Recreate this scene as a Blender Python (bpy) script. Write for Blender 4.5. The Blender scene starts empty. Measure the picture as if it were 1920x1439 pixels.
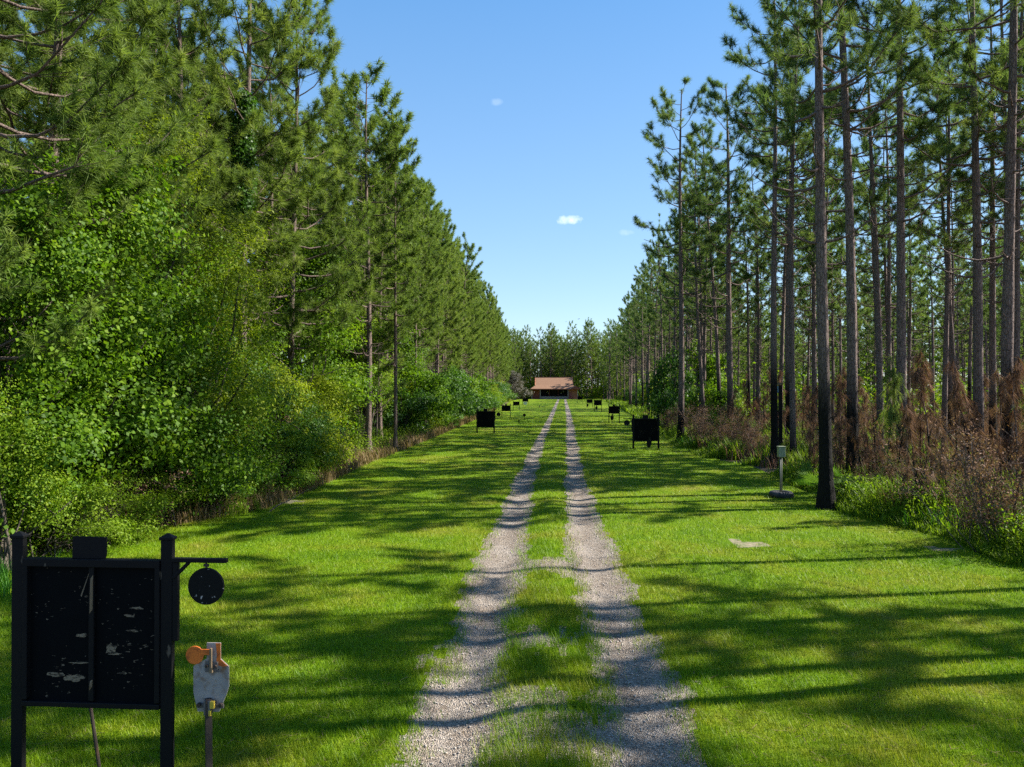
import bpy, bmesh, math, random
import numpy as np
from mathutils import Vector, Matrix
R = math.radians
S = bpy.context.scene
COL = S.collection
F, CAMH, HOR = 1400.0, 3.41, 730.0
YAW = math.atan(95 / F)
CY, SY = math.cos(YAW), math.sin(YAW)

# ------------------------------------------------------------ where things stand
def dep(v): return F * CAMH / (v - HOR)                    # depth of a ground point seen at row v
def at(u, d):                                              # ground point at depth d in column u
    r = (u - 960) / F * d
    return (r * CY - d * SY, r * SY + d * CY)
def gp(u, v): return at(u, dep(v))

# ------------------------------------------------------------ noise
def _h(ix, iy, s):
    n = (ix.astype(np.int64) * 374761393 + iy.astype(np.int64) * 668265263 + s * 1442695041) & 0x7fffffff
    n = ((n ^ (n >> 13)) * 1274126177) & 0x7fffffff
    return ((n ^ (n >> 16)) & 0xffff) / 65535.0
def vn(x, y, s=0):
    x = np.asarray(x, float); y = np.asarray(y, float)
    ix, iy = np.floor(x), np.floor(y); fx, fy = x - ix, y - iy
    fx = fx * fx * (3 - 2 * fx); fy = fy * fy * (3 - 2 * fy)
    a, b, c, d = _h(ix, iy, s), _h(ix + 1, iy, s), _h(ix, iy + 1, s), _h(ix + 1, iy + 1, s)
    return (a * (1 - fx) + b * fx) * (1 - fy) + (c * (1 - fx) + d * fx) * fy
def fbm(x, y, s=0):
    return vn(x, y, s) * .55 + vn(x * 2.1, y * 2.1, s + 7) * .3 + vn(x * 4.3, y * 4.3, s + 13) * .15

# ------------------------------------------------------------ materials
def mat(name):
    m = bpy.data.materials.new(name); m.use_nodes = True
    return m, m.node_tree, m.node_tree.nodes['Principled BSDF']
def nd(nt, t, **kw):
    n = nt.nodes.new(t)
    for k, v in kw.items():
        if k in n.inputs: n.inputs[k].default_value = v
        else: setattr(n, k, v)
    return n
def ramp(nt, fac, stops):
    r = nt.nodes.new('ShaderNodeValToRGB')
    e = r.color_ramp.elements
    while len(e) < len(stops): e.new(.5)
    for el, (p, c) in zip(e, stops):
        el.position = p; el.color = (*c, 1) if len(c) == 3 else c
    nt.links.new(fac, r.inputs[0]); return r
def noise(nt, scale, detail=4, vec=None, mapping=None, coord='Object', rough=.6):
    n = nd(nt, 'ShaderNodeTexNoise', Scale=scale, Detail=detail, Roughness=rough)
    if vec is None:
        tc = nt.nodes.new('ShaderNodeTexCoord'); vec = tc.outputs[coord]
    if mapping:
        mp = nt.nodes.new('ShaderNodeMapping'); mp.inputs['Scale'].default_value = mapping
        nt.links.new(vec, mp.inputs['Vector']); vec = mp.outputs['Vector']
    nt.links.new(vec, n.inputs['Vector']); return n
def mathn(nt, op, a, b=None, clamp=False):
    n = nt.nodes.new('ShaderNodeMath'); n.operation = op; n.use_clamp = clamp
    for i, x in enumerate((a, b)):
        if x is None: continue
        if isinstance(x, (int, float)): n.inputs[i].default_value = x
        else: nt.links.new(x, n.inputs[i])
    return n.outputs[0]
def mixc(nt, fac, a, b, mode='MIX'):
    n = nt.nodes.new('ShaderNodeMix'); n.data_type = 'RGBA'; n.blend_type = mode
    for idx, x in ((0, fac), (6, a), (7, b)):
        if isinstance(x, (int, float)): n.inputs[idx].default_value = x
        elif isinstance(x, tuple): n.inputs[idx].default_value = (*x, 1)
        else: nt.links.new(x, n.inputs[idx])
    return n.outputs[2]
def bump(nt, b, h, strength=.5, dist=.02):
    n = nd(nt, 'ShaderNodeBump', Strength=strength, Distance=dist)
    nt.links.new(h, n.inputs['Height']); nt.links.new(n.outputs[0], b.inputs['Normal'])

def leaf_mat(name, stops, trans=.35, rough=.5, spec=.3, objvar=.35, tcol=1.25):
    m, nt, b = mat(name)
    at_ = nd(nt, 'ShaderNodeAttribute', attribute_name='tint')
    oi = nt.nodes.new('ShaderNodeObjectInfo')
    f = mathn(nt, 'ADD', mathn(nt, 'MULTIPLY', at_.outputs['Fac'], 1 - objvar), mathn(nt, 'MULTIPLY', oi.outputs['Random'], objvar))
    r = ramp(nt, f, stops)
    nt.links.new(r.outputs[0], b.inputs['Base Color'])
    b.inputs['Roughness'].default_value = rough
    b.inputs['Specular IOR Level'].default_value = spec
    if trans:
        t = nt.nodes.new('ShaderNodeBsdfTranslucent')
        c = mixc(nt, 1.0, r.outputs[0], (tcol, tcol * 1.05, tcol * .5), 'MULTIPLY')
        nt.links.new(c, t.inputs['Color'])
        ms = nt.nodes.new('ShaderNodeMixShader'); ms.inputs[0].default_value = trans
        out = nt.nodes['Material Output']
        nt.links.new(b.outputs[0], ms.inputs[1]); nt.links.new(t.outputs[0], ms.inputs[2])
        nt.links.new(ms.outputs[0], out.inputs['Surface'])
    return m
M = {}
M['needle'] = leaf_mat('pine_needles', [(0, (.062, .110, .022)), (.45, (.145, .210, .042)), (.8, (.220, .275, .066)), (1, (.285, .310, .100))], .42, .6, .15, .3)
M['needle_r'] = leaf_mat('pine_needles_bluish', [(0, (.045, .095, .036)), (.5, (.110, .170, .050)), (1, (.230, .270, .075))], .45, .6, .15, .3)
M['dead'] = leaf_mat('scorched_needles', [(0, (.085, .045, .032)), (.5, (.190, .100, .064)), (.8, (.270, .165, .115)), (1, (.330, .250, .190))], .2, .8, .1, .35)
M['leaf'] = leaf_mat('broad_leaves', [(0, (.028, .075, .006)), (.5, (.105, .200, .010)), (1, (.260, .340, .020))], .45, .55, .2, .3)
M['leafd'] = leaf_mat('dark_leaves', [(0, (.022, .066, .008)), (.5, (.055, .130, .014)), (1, (.120, .215, .020))], .38, .5, .3, .3)
M['leafy'] = leaf_mat('yellowish_leaves', [(0, (.060, .095, .006)), (.5, (.175, .235, .010)), (1, (.330, .370, .020))], .45, .55, .2, .3)
M['leafpale'] = leaf_mat('pale_rosy_leaves', [(0, (.030, .040, .030)), (.5, (.090, .085, .065)), (1, (.200, .165, .140))], .2, .5, .3, .2)
M['grass'] = None
M['weed'] = leaf_mat('weed_leaves', [(0, (.070, .130, .008)), (.5, (.150, .240, .014)), (1, (.240, .310, .030))], .45, .55, .15, .2)
M['lush'] = leaf_mat('lush_leaves', [(0, (.030, .120, .008)), (1, (.090, .260, .015))], .4, .5, .3, .2)
M['dry'] = leaf_mat('dry_grass_blades', [(0, (.110, .075, .038)), (.5, (.200, .140, .070)), (1, (.330, .250, .140))], .25, .8, .1, .25)
M['palm'] = leaf_mat('palmetto_fronds', [(0, (.040, .105, .014)), (1, (.120, .215, .030))], .35, .65, .08, .2)

def bark(name, base, dark, scorch=0.0):
    m, nt, b = mat(name)
    tc = nt.nodes.new('ShaderNodeTexCoord')
    n1 = noise(nt, 9, 5, tc.outputs['Object'], (1.6, 1.6, .45))
    n2 = noise(nt, 2.2, 3, tc.outputs['Object'], (1, 1, .3))
    v = nd(nt, 'ShaderNodeTexVoronoi', Scale=16.0, feature='DISTANCE_TO_EDGE')
    mp = nt.nodes.new('ShaderNodeMapping'); mp.inputs['Scale'].default_value = (1, 1, .33)
    nt.links.new(tc.outputs['Object'], mp.inputs['Vector']); nt.links.new(mp.outputs[0], v.inputs['Vector'])
    cr = ramp(nt, v.outputs['Distance'], [(0, (0, 0, 0)), (.11, (1, 1, 1))])
    r = ramp(nt, n1.outputs['Fac'], [(.3, dark), (.7, base)])
    c = mixc(nt, mathn(nt, 'MULTIPLY', mathn(nt, 'SUBTRACT', 1.0, cr.outputs[0]), .45), r.outputs[0], tuple(x * .35 for x in dark))
    c = mixc(nt, mathn(nt, 'MULTIPLY', n2.outputs['Fac'], .35), c, (.17, .155, .14))
    if scorch:
        sp = nt.nodes.new('ShaderNodeSeparateXYZ'); nt.links.new(tc.outputs['Object'], sp.inputs[0])
        oi = nt.nodes.new('ShaderNodeObjectInfo')
        lim = mathn(nt, 'ADD', mathn(nt, 'MULTIPLY', oi.outputs['Random'], scorch), scorch * .4)
        k = mathn(nt, 'ADD', mathn(nt, 'SUBTRACT', lim, sp.outputs['Z']), mathn(nt, 'MULTIPLY', n1.outputs['Fac'], 1.8))
        ch = mathn(nt, 'MULTIPLY', k, .55, True)
        c = mixc(nt, ch, c, (.012, .011, .010))
    nt.links.new(c, b.inputs['Base Color']); b.inputs['Roughness'].default_value = .9
    b.inputs['Specular IOR Level'].default_value = .15
    bump(nt, b, mathn(nt, 'ADD', cr.outputs[0], n1.outputs['Fac']), .8, .03)
    return m
M['bark'] = bark('pine_bark', (.235, .165, .135), (.085, .058, .047))
M['bark_s'] = bark('scorched_pine_bark', (.285, .205, .175), (.110, .076, .064), 3.6)
M['stem'] = bark('shrub_stems', (.120, .095, .070), (.050, .040, .030))
M['twig'] = bark('dry_twigs', (.230, .170, .140), (.090, .060, .048))

def paint(name, col, rough=.6, flake=None, spec=.3, flk_scale=(9, 9, 30), lo=.60, hi=.635, metal=0, var=.3):
    m, nt, b = mat(name)
    tc = nt.nodes.new('ShaderNodeTexCoord')
    n = noise(nt, 5, 6, tc.outputs['Object'])
    c = mixc(nt, n.outputs['Fac'], tuple(x * (1 - var) for x in col), tuple(x * (1 + var) for x in col))
    if flake:
        a = noise(nt, 1, 3, tc.outputs['Object'], flk_scale, rough=.5)
        g = noise(nt, 2.2, 2, tc.outputs['Object'])
        k = mathn(nt, 'ADD', mathn(nt, 'MULTIPLY', a.outputs['Fac'], .72), mathn(nt, 'MULTIPLY', g.outputs['Fac'], .28))
        f = ramp(nt, k, [(lo, (0, 0, 0)), (hi, (1, 1, 1))])
        n3 = noise(nt, 30, 3, tc.outputs['Object'])
        fc = mixc(nt, n3.outputs['Fac'], tuple(x * .5 for x in flake), tuple(x * 1.3 for x in flake))
        c = mixc(nt, f.outputs[0], c, fc)
    nt.links.new(c, b.inputs['Base Color']); b.inputs['Roughness'].default_value = rough
    b.inputs['Specular IOR Level'].default_value = spec; b.inputs['Metallic'].default_value = metal
    bump(nt, b, noise(nt, 60, 4, tc.outputs['Object']).outputs['Fac'], .25, .004)
    return m
M['black'] = paint('black_paint', (.0060, .0060, .0068), .6, (.10, .08, .06), .14, (14, 14, 5), .66, .69)
M['panel'] = paint('black_plywood', (.0030, .0036, .0044), .75, (.15, .115, .08), .06, (20, 20, 55), .635, .66)
M['rawwood'] = paint('splintered_wood', (.17, .12, .07), .8)
M['barewood'] = paint('bare_plywood', (.20, .155, .105), .85, (.05, .04, .03), .05, (25, 25, 70), .50, .56)
M['gongp'] = paint('speckled_steel', (.0055, .0065, .0065), .6, (.45, .42, .38), .12, (38, 38, 38), .63, .66)
M['steel'] = paint('rusty_grey_steel', (.30, .27, .25), .6, (.20, .12, .07), .25, (13, 13, 13), .50, .66, .0, .5)
M['orange'] = paint('orange_rusty_paint', (.70, .17, .025), .6, (.30, .07, .02), .3, (16, 16, 16), .52, .66)
M['yellow'] = paint('yellow_paint', (.50, .36, .04), .6, (.2, .14, .05), .3, (20, 20, 20), .58, .63)
M['bracket'] = paint('dull_bracket_steel', (.11, .10, .095), .5, (.22, .15, .06), .4, (15, 15, 15), .56, .64)
M['iron'] = paint('rusty_iron', (.045, .033, .027), .65, (.12, .06, .03), .3, (9, 9, 3), .56, .66)
M['boxgreen'] = paint('pale_green_metal', (.22, .25, .17), .55, (.20, .22, .15), .35, (6, 6, 6), .55, .7)
M['pole'] = paint('weathered_pole', (.10, .11, .09), .6)
M['rubber'] = paint('tyre_rubber', (.035, .036, .040), .75, (.075, .075, .075), .3, (6, 6, 6), .5, .7)
M['bluesign'] = paint('pale_blue_paint', (.26, .42, .52), .5)
M['roof'] = paint('roof_shingles', (.265, .155, .098), .85, (.22, .122, .08), .1, (5, 5, 9), .45, .65)
M['brownwall'] = paint('red_brown_siding', (.38, .15, .085), .8, (.16, .06, .04), .2, (3, 3, .6), .5, .65)
M['darkroom'] = paint('dark_interior', (.020, .022, .030), .8)
M['greywall'] = paint('grey_block', (.27, .22, .20), .85)
M['redtrim'] = paint('dark_red_trim', (.26, .075, .055), .6)
M['white'] = paint('white_paint', (.62, .62, .58), .6)
M['pebble'] = paint('pale_pebbles', (.36, .32, .28), .85)
M['bird'] = paint('dark_plumage', (.02, .02, .022), .7)
M['red'] = paint('faded_red', (.28, .05, .035), .6)

def ground_mats():
    # lawn soil / thatch, grass blades share the same patchwork of hues
    def patch(nt, stops, pos):
        n1 = noise(nt, .55, 4, pos); n2 = noise(nt, .11, 3, pos); n3 = noise(nt, 6, 3, pos)
        k = mathn(nt, 'ADD', mathn(nt, 'MULTIPLY', n1.outputs['Fac'], .5), mathn(nt, 'MULTIPLY', n2.outputs['Fac'], .32))
        k = mathn(nt, 'ADD', k, mathn(nt, 'MULTIPLY', n3.outputs['Fac'], .18))
        return ramp(nt, k, stops).outputs[0]
    m, nt, b = mat('lawn_turf')
    geo = nt.nodes.new('ShaderNodeNewGeometry'); pos = geo.outputs['Position']
    c = patch(nt, [(.34, (.080, .175, .003)), (.48, (.150, .240, .003)), (.58, (.205, .235, .014)), (.67, (.270, .225, .075))], pos)
    n = noise(nt, 45, 5, pos, (1, .5, 1)); n4 = noise(nt, 9, 4, pos, (1, .35, 1))
    c = mixc(nt, mathn(nt, 'MULTIPLY', n4.outputs['Fac'], .55), c, (.060, .115, .003))
    nt.links.new(c, b.inputs['Base Color']); b.inputs['Roughness'].default_value = .85
    b.inputs['Specular IOR Level'].default_value = .1
    bump(nt, b, mathn(nt, 'ADD', n.outputs['Fac'], n4.outputs['Fac']), 1.0, .06)
    M['lawn'] = m
    m, nt, b = mat('grass_blades')
    geo = nt.nodes.new('ShaderNodeNewGeometry'); pos = geo.outputs['Position']
    c = patch(nt, [(.34, (.085, .215, .002)), (.48, (.180, .300, .002)), (.58, (.265, .300, .014)), (.67, (.370, .310, .090))], pos)
    a = nd(nt, 'ShaderNodeAttribute', attribute_name='tint')
    sh = ramp(nt, a.outputs['Fac'], [(0, (.55, .62, .5)), (.85, (1.1, 1.1, 1)), (.93, (1.3, 1.25, 1.2)), (1, (1.9, 1.45, 3.6))])
    c = mixc(nt, 1.0, c, sh.outputs[0], 'MULTIPLY')
    nt.links.new(c, b.inputs['Base Color']); b.inputs['Roughness'].default_value = .5
    b.inputs['Specular IOR Level'].default_value = .25
    t = nt.nodes.new('ShaderNodeBsdfTranslucent'); nt.links.new(c, t.inputs['Color'])
    ms = nt.nodes.new('ShaderNodeMixShader'); ms.inputs[0].default_value = .4
    nt.links.new(b.outputs[0], ms.inputs[1]); nt.links.new(t.outputs[0], ms.inputs[2])
    nt.links.new(ms.outputs[0], nt.nodes['Material Output'].inputs['Surface'])
    M['grass'] = m
    m, nt, b = mat('gravel')
    geo = nt.nodes.new('ShaderNodeNewGeometry'); pos = geo.outputs['Position']
    n1 = noise(nt, 1.6, 5, pos, (1.4, .45, 1)); n2 = noise(nt, 16, 5, pos)
    v = nd(nt, 'ShaderNodeTexVoronoi', Scale=58.0); nt.links.new(pos, v.inputs['Vector'])
    vv = nd(nt, 'ShaderNodeTexVoronoi', Scale=80.0); nt.links.new(pos, vv.inputs['Vector'])
    sep = nt.nodes.new('ShaderNodeSeparateColor'); nt.links.new(v.outputs['Color'], sep.inputs[0])
    c = ramp(nt, mathn(nt, 'ADD', mathn(nt, 'MULTIPLY', n1.outputs['Fac'], .55), mathn(nt, 'MULTIPLY', n2.outputs['Fac'], .45)),
             [(.32, (.165, .118, .080)), (.50, (.325, .272, .220)), (.72, (.455, .400, .345))]).outputs[0]
    st = ramp(nt, sep.outputs[0], [(0, (.5, .48, .47)), (.5, (.95, .95, .95)), (1, (1.4, 1.38, 1.36))])
    c = mixc(nt, 1.0, c, st.outputs[0], 'MULTIPLY')
    nt.links.new(c, b.inputs['Base Color']); b.inputs['Roughness'].default_value = .9
    b.inputs['Specular IOR Level'].default_value = .2
    bump(nt, b, mathn(nt, 'ADD', mathn(nt, 'SUBTRACT', 1.0, v.outputs['Distance']), mathn(nt, 'MULTIPLY', vv.outputs['Distance'], -.5)), 1.0, .03)
    M['gravel'] = m
    m, nt, b = mat('bare_sand')
    geo = nt.nodes.new('ShaderNodeNewGeometry'); pos = geo.outputs['Position']
    n1 = noise(nt, 7, 6, pos)
    c = ramp(nt, n1.outputs['Fac'], [(.36, (.09, .12, .03)), (.55, (.20, .165, .10)), (.75, (.34, .27, .19))]).outputs[0]
    nt.links.new(c, b.inputs['Base Color']); b.inputs['Roughness'].default_value = .95
    bump(nt, b, n1.outputs['Fac'], .6, .03)
    M['sand'] = m
    m, nt, b = mat('forest_floor')
    geo = nt.nodes.new('ShaderNodeNewGeometry'); pos = geo.outputs['Position']
    n1 = noise(nt, .35, 5, pos); n2 = noise(nt, 12, 5, pos)
    k = mathn(nt, 'ADD', mathn(nt, 'MULTIPLY', n1.outputs['Fac'], .6), mathn(nt, 'MULTIPLY', n2.outputs['Fac'], .4))
    c = ramp(nt, k, [(.33, (.055, .065, .018)), (.48, (.090, .060, .034)), (.68, (.170, .105, .062))]).outputs[0]
    nt.links.new(c, b.inputs['Base Color']); b.inputs['Roughness'].default_value = .95
    bump(nt, b, n2.outputs['Fac'], .8, .05)
    M['duff'] = m
ground_mats()

# ------------------------------------------------------------ mesh building
class Acc:
    """collects vertices, triangles, quads and a per-vertex tint"""
    def __init__(s): s.v, s.t, s.q, s.c, s.n = [], [], [], [], 0
    def add(s, v, t=None, q=None, c=.5):
        v = np.asarray(v, np.float32).reshape(-1, 3)
        if t is not None and len(t): s.t.append(np.asarray(t, np.int64) + s.n)
        if q is not None and len(q): s.q.append(np.asarray(q, np.int64) + s.n)
        s.c.append(np.broadcast_to(np.asarray(c, np.float32), (len(v),)).copy())
        s.v.append(v); s.n += len(v)
    def xf(s, M4):
        m = np.array(M4)
        s.v = [v @ m[:3, :3].T.astype(np.float32) + m[:3, 3].astype(np.float32) for v in s.v]
    def mesh(s, name, material, smooth=False):
        v = np.concatenate(s.v)
        t = np.concatenate(s.t) if s.t else np.zeros((0, 3), np.int64)
        q = np.concatenate(s.q) if s.q else np.zeros((0, 4), np.int64)
        me = bpy.data.meshes.new(name)
        me.vertices.add(len(v)); me.vertices.foreach_set('co', v.ravel())
        nl = t.size + q.size
        me.loops.add(nl); me.loops.foreach_set('vertex_index', np.concatenate([t.ravel(), q.ravel()]).astype(np.int32))
        me.polygons.add(len(t) + len(q))
        st = np.concatenate([np.arange(len(t)) * 3, t.size + np.arange(len(q)) * 4]).astype(np.int32)
        me.polygons.foreach_set('loop_start', st)
        if smooth: me.polygons.foreach_set('use_smooth', np.ones(len(st), bool))
        a = me.attributes.new('tint', 'FLOAT', 'POINT'); a.data.foreach_set('value', np.concatenate(s.c))
        me.materials.append(material); me.update(calc_edges=True)
        return me
def tube(acc, P, rad, sides=6, c=.5, cap=False):
    P = np.asarray(P, float); n = len(P); rad = np.broadcast_to(np.asarray(rad, float), (n,))
    T = np.gradient(P, axis=0); T /= np.linalg.norm(T, axis=1)[:, None] + 1e-9
    ref = np.where(np.abs(T[:, 2:3]) > .9, np.array([[1., 0, 0]]), np.array([[0, 0, 1.]]))
    if abs(T[0, 2]) > .75: ref = np.tile([[1., 0, 0]], (n, 1))
    U = np.cross(T, ref); U /= np.linalg.norm(U, axis=1)[:, None] + 1e-9
    W = np.cross(T, U)
    a = np.arange(sides) / sides * 2 * np.pi
    ring = P[:, None, :] + rad[:, None, None] * (np.cos(a)[None, :, None] * U[:, None, :] + np.sin(a)[None, :, None] * W[:, None, :])
    i = np.arange(n - 1)[:, None] * sides; j = np.arange(sides)[None, :]; k = (j + 1) % sides
    q = np.stack([i + j, i + k, i + sides + k, i + sides + j], -1).reshape(-1, 4)
    acc.add(ring.reshape(-1, 3), q=q, c=c)
    if cap:
        acc.add(np.vstack([ring[-1], P[-1:]]), t=[(x, (x + 1) % sides, sides) for x in range(sides)], c=c)
def unit(v): return v / (np.linalg.norm(v, axis=-1, keepdims=True) + 1e-9)

def tufts(acc, P, D, k, ln, w, rng, spread=.9, droop=.05, c0=None):
    """brushes of needles: at every P a spray of k thin blades round direction D"""
    n = len(P)
    if n == 0: return
    P = np.repeat(P, k, 0); D = np.repeat(D, k, 0)
    r = unit(rng.normal(size=(n * k, 3)))
    d = unit(D * rng.uniform(.25, 1.1, (n * k, 1)) + r * spread)
    L = ln * rng.uniform(.65, 1.15, (n * k, 1))
    b = P - D * rng.uniform(0, .75, (n * k, 1)) * ln
    tip = b + d * L; tip[:, 2] -= droop * rng.uniform(.3, 1.3, n * k)
    side = unit(np.cross(d, unit(rng.normal(size=(n * k, 3))))) * (w * .5)
    v = np.stack([b - side, b + side, tip], 1).reshape(-1, 3)
    t = np.arange(n * k * 3).reshape(-1, 3)
    c = np.repeat(rng.random(n) if c0 is None else c0, k) * .7 + rng.random(n * k) * .3
    acc.add(v, t=t, c=np.repeat(c, 3))

def pine(seed, H=22., clear=.45, r0=.19, nlimb=46, reach=2.6, k=56, w=.017, ln=.27, sides=9, limb_sides=4, dens=1.0, dead=18, tuft_min=5, form=.55):
    """trunk and limbs, crown of needle brushes"""
    rng = np.random.default_rng(seed)
    tr, cr = Acc(), Acc()
    nz = 34; z = np.linspace(0, 1, nz) ** 1.0
    bx = .22 * np.sin(z * 4 + rng.uniform(0, 6)) * z + rng.normal(0, .25) * z ** 2
    by = .22 * np.sin(z * 3.4 + rng.uniform(0, 6)) * z + rng.normal(0, .25) * z ** 2
    P = np.stack([bx, by, z * H], 1); P[0, 2] = -.15
    rad = r0 * (1 - z * .93) ** .72; rad[0] *= 1.75; rad[1] *= 1.18
    tube(tr, P, rad * rng.uniform(.95, 1.06, nz), sides)
    for i in range(14):                                     # stubs of shed limbs
        zz = H * rng.uniform(.06, clear); p0 = np.array([np.interp(zz, P[:, 2], P[:, j]) for j in range(3)]); a = rng.uniform(0, 6.28)
        e = p0 + np.array([math.cos(a), math.sin(a), rng.uniform(.0, .5)]) * (np.interp(zz, P[:, 2], rad) + rng.uniform(.04, .22))
        tube(tr, [p0, e], [.022, .010], 4)
    def on(zz):
        return np.array([np.interp(zz, P[:, 2], P[:, i]) for i in range(3)]), np.interp(zz, P[:, 2], rad)
    TP, TD, TC = [], [], []
    for i in range(nlimb + dead):
        if i < nlimb:
            f = (i + rng.uniform(-.4, .4)) / nlimb; f = min(max(f, 0), .985)
            zz = H * (clear + (1 - clear) * f); prof = (1 - f ** 2.0) ** form * min(1, .6 + f * 2.0)
            L = reach * prof * rng.uniform(.65, 1.15) + .35
            el = R(6 + 44 * f ** 1.5 + rng.normal(0, 10))
        else:
            zz = H * clear * rng.uniform(.62, 1.08); L = rng.uniform(.4, 2.3); el = R(rng.uniform(-15, 30)); f = 0
        az = i * 2.399 + rng.normal(0, .35)
        p0, rr = on(zz)
        h = np.array([math.cos(az), math.sin(az), 0])
        s = np.linspace(0, 1, 6)[:, None]
        up = L * (math.tan(el) * s * .7 + .28 * s ** 2.2 - .10 * np.sin(s * 3.1))
        B = p0 + h * L * s * math.cos(el) + np.array([0, 0, 1]) * up + rng.normal(0, .03, (6, 3)) * s * L
        lr = min(rr * .42, .012 + .016 * L)
        tube(tr, B, lr * (1 - .8 * s[:, 0]) + .004, limb_sides)
        if i >= nlimb:
            for j in range(int(L * 5)):
                a = rng.integers(2, 5); e = B[a] + rng.normal(0, .28, 3) * L * .6; tube(tr, [B[a], (B[a] + e) / 2 + rng.normal(0, .03, 3), e], [.008, .006, .002], 3)
            continue
        dirs = unit(np.gradient(B, axis=0))
        nb = int(2 + L * 3.0 * dens)
        for j in range(nb):
            q = rng.uniform(.28, .98); x = q * 5; a = int(min(x, 4)); b0 = B[a] * (1 - x + a) + B[a + 1] * (x - a)
            sd = unit(np.cross(dirs[a], [0, 0, 1]) * rng.choice([-1, 1]) * rng.uniform(.5, 1.1) + dirs[a] * rng.uniform(.5, 1.1) + np.array([0, 0, rng.uniform(-.15, .6)]))
            l2 = (.30 + .36 * L * (1.05 - q)) * rng.uniform(.7, 1.3)
            mid = b0 + sd * l2 * .55 + np.array([0, 0, .03]); e = b0 + sd * l2 + np.array([0, 0, .12 * l2])
            tube(tr, [b0, mid, e], [.010, .007, .005], 3)
            d2 = unit(e - mid + np.array([0, 0, .25 * l2]))
            TP.append(e); TD.append(d2); TC.append(rng.random())
            if l2 > .35: TP.append(mid + rng.normal(0, .05, 3)); TD.append(unit(d2 + rng.normal(0, .4, 3))); TC.append(rng.random() * .7)
        TP.append(B[-1]); TD.append(dirs[-1]); TC.append(rng.random())
        if L > .8: TP.append(B[4]); TD.append(dirs[4]); TC.append(rng.random() * .8)
    TP.append(P[-1] + [0, 0, .1]); TD.append(np.array([0, 0, 1.])); TC.append(.8)
    TP, TD, TC = np.array(TP), np.array(TD), np.array(TC)
    tufts(cr, TP, TD, k, ln, w, rng, .85, .05, TC)
    return tr, cr

def leaves(acc, P, N, size, rng, c, aspect=.5, up=.5):
    n = len(P)
    d = unit(rng.normal(size=(n, 3)) + np.array([0, 0, -.15]))
    nrm = unit(N * .7 + rng.normal(size=(n, 3)) * .55 + np.array([0, 0, up]))
    d = unit(d - nrm * (d * nrm).sum(1, keepdims=True))
    s = np.cross(nrm, d); L = size * rng.uniform(.6, 1.25, (n, 1))
    a = P; tip = P + d * L - np.array([0, 0, .12]) * L
    m = P + d * L * .45
    l = m + s * L * aspect * .5 + nrm * L * .08; r = m - s * L * aspect * .5 + nrm * L * .08
    v = np.stack([a, l, tip, r], 1).reshape(-1, 3)
    acc.add(v, q=np.arange(n * 4).reshape(-1, 4), c=np.repeat(c, 4))

def bush(seed, blobs, nspray=700, per=22, size=.085, spray_r=.24, base=(0, 0), stems=7, stem_r=.05, inner=.25, asp=.5):
    """a crown of leaf sprays over a set of ellipsoids, with stems rising into them"""
    rng = np.random.default_rng(seed)
    lf, st = Acc(), Acc()
    bl = np.array([b[:3] for b in blobs], float); rd = np.array([b[3:6] for b in blobs], float)
    wgt = (rd[:, 0] * rd[:, 2] + rd[:, 1] * rd[:, 2]); wgt = wgt / wgt.sum()
    pick = rng.choice(len(bl), nspray, p=wgt)
    u = unit(rng.normal(size=(nspray, 3)))
    rr = 1 - rng.random(nspray) ** 1.6 * (1 - inner)
    lump = .52 + .90 * vn(u[:, 0] * 2.3 + pick * 3.1, u[:, 2] * 2.3 + u[:, 1] * 2, seed)
    C = bl[pick] + u * rd[pick] * (rr * lump)[:, None]
    ok = C[:, 2] > .05; C, u, pick = C[ok], u[ok], pick[ok]; n = len(C)
    P = np.repeat(C, per, 0) + rng.normal(0, 1, (n * per, 3)) * np.array([spray_r, spray_r, spray_r * .6]) * .55
    P[:, 2] = np.maximum(P[:, 2], .02)
    N = np.repeat(u, per, 0)
    c = np.repeat(rng.random(n), per) * .6 + rng.random(n * per) * .4
    leaves(lf, P, N, size, rng, c, asp)
    for i in range(stems * 2):
        b = bl[i % len(bl)] + rng.normal(0, .35, 3) * rd[i % len(bl)]
        p0 = np.array([base[0] + rng.normal(0, .25), base[1] + rng.normal(0, .25), -.1])
        s = np.linspace(0, 1, 6)[:, None]
        Q = p0 + (b - p0) * s + rng.normal(0, .09, (6, 3)) * s; Q[:, :2] -= (b - p0)[:2] * (s * (1 - s)) * .5
        tube(st, Q, stem_r * (1 - .75 * s[:, 0]) * rng.uniform(.6, 1.2), 5)
        for j in range(5):
            e = C[rng.integers(n)]
            if np.linalg.norm(e - Q[4]) < 2.0:
                tube(st, [Q[rng.integers(2, 5)], (Q[4] + e) / 2 + rng.normal(0, .08, 3), e], [stem_r * .3, stem_r * .22, stem_r * .1], 3)
    return lf, st

def blob_set(seed, n, w, h, d=None):
    rng = np.random.default_rng(seed); d = d or w; o = []
    for i in range(n):
        z = h * (.14 + .74 * (i + .5) / n)
        f = math.sin(math.pi * min(.93, .22 + .72 * z / h)) ** .7
        a = rng.uniform(0, 6.28); q = rng.uniform(.15, .52) * f
        o.append((w * q * math.cos(a), d * q * math.sin(a), z, w * rng.uniform(.24, .36) * f + .15, d * rng.uniform(.24, .36) * f + .15, h * rng.uniform(.12, .18)))
    return o

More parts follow.
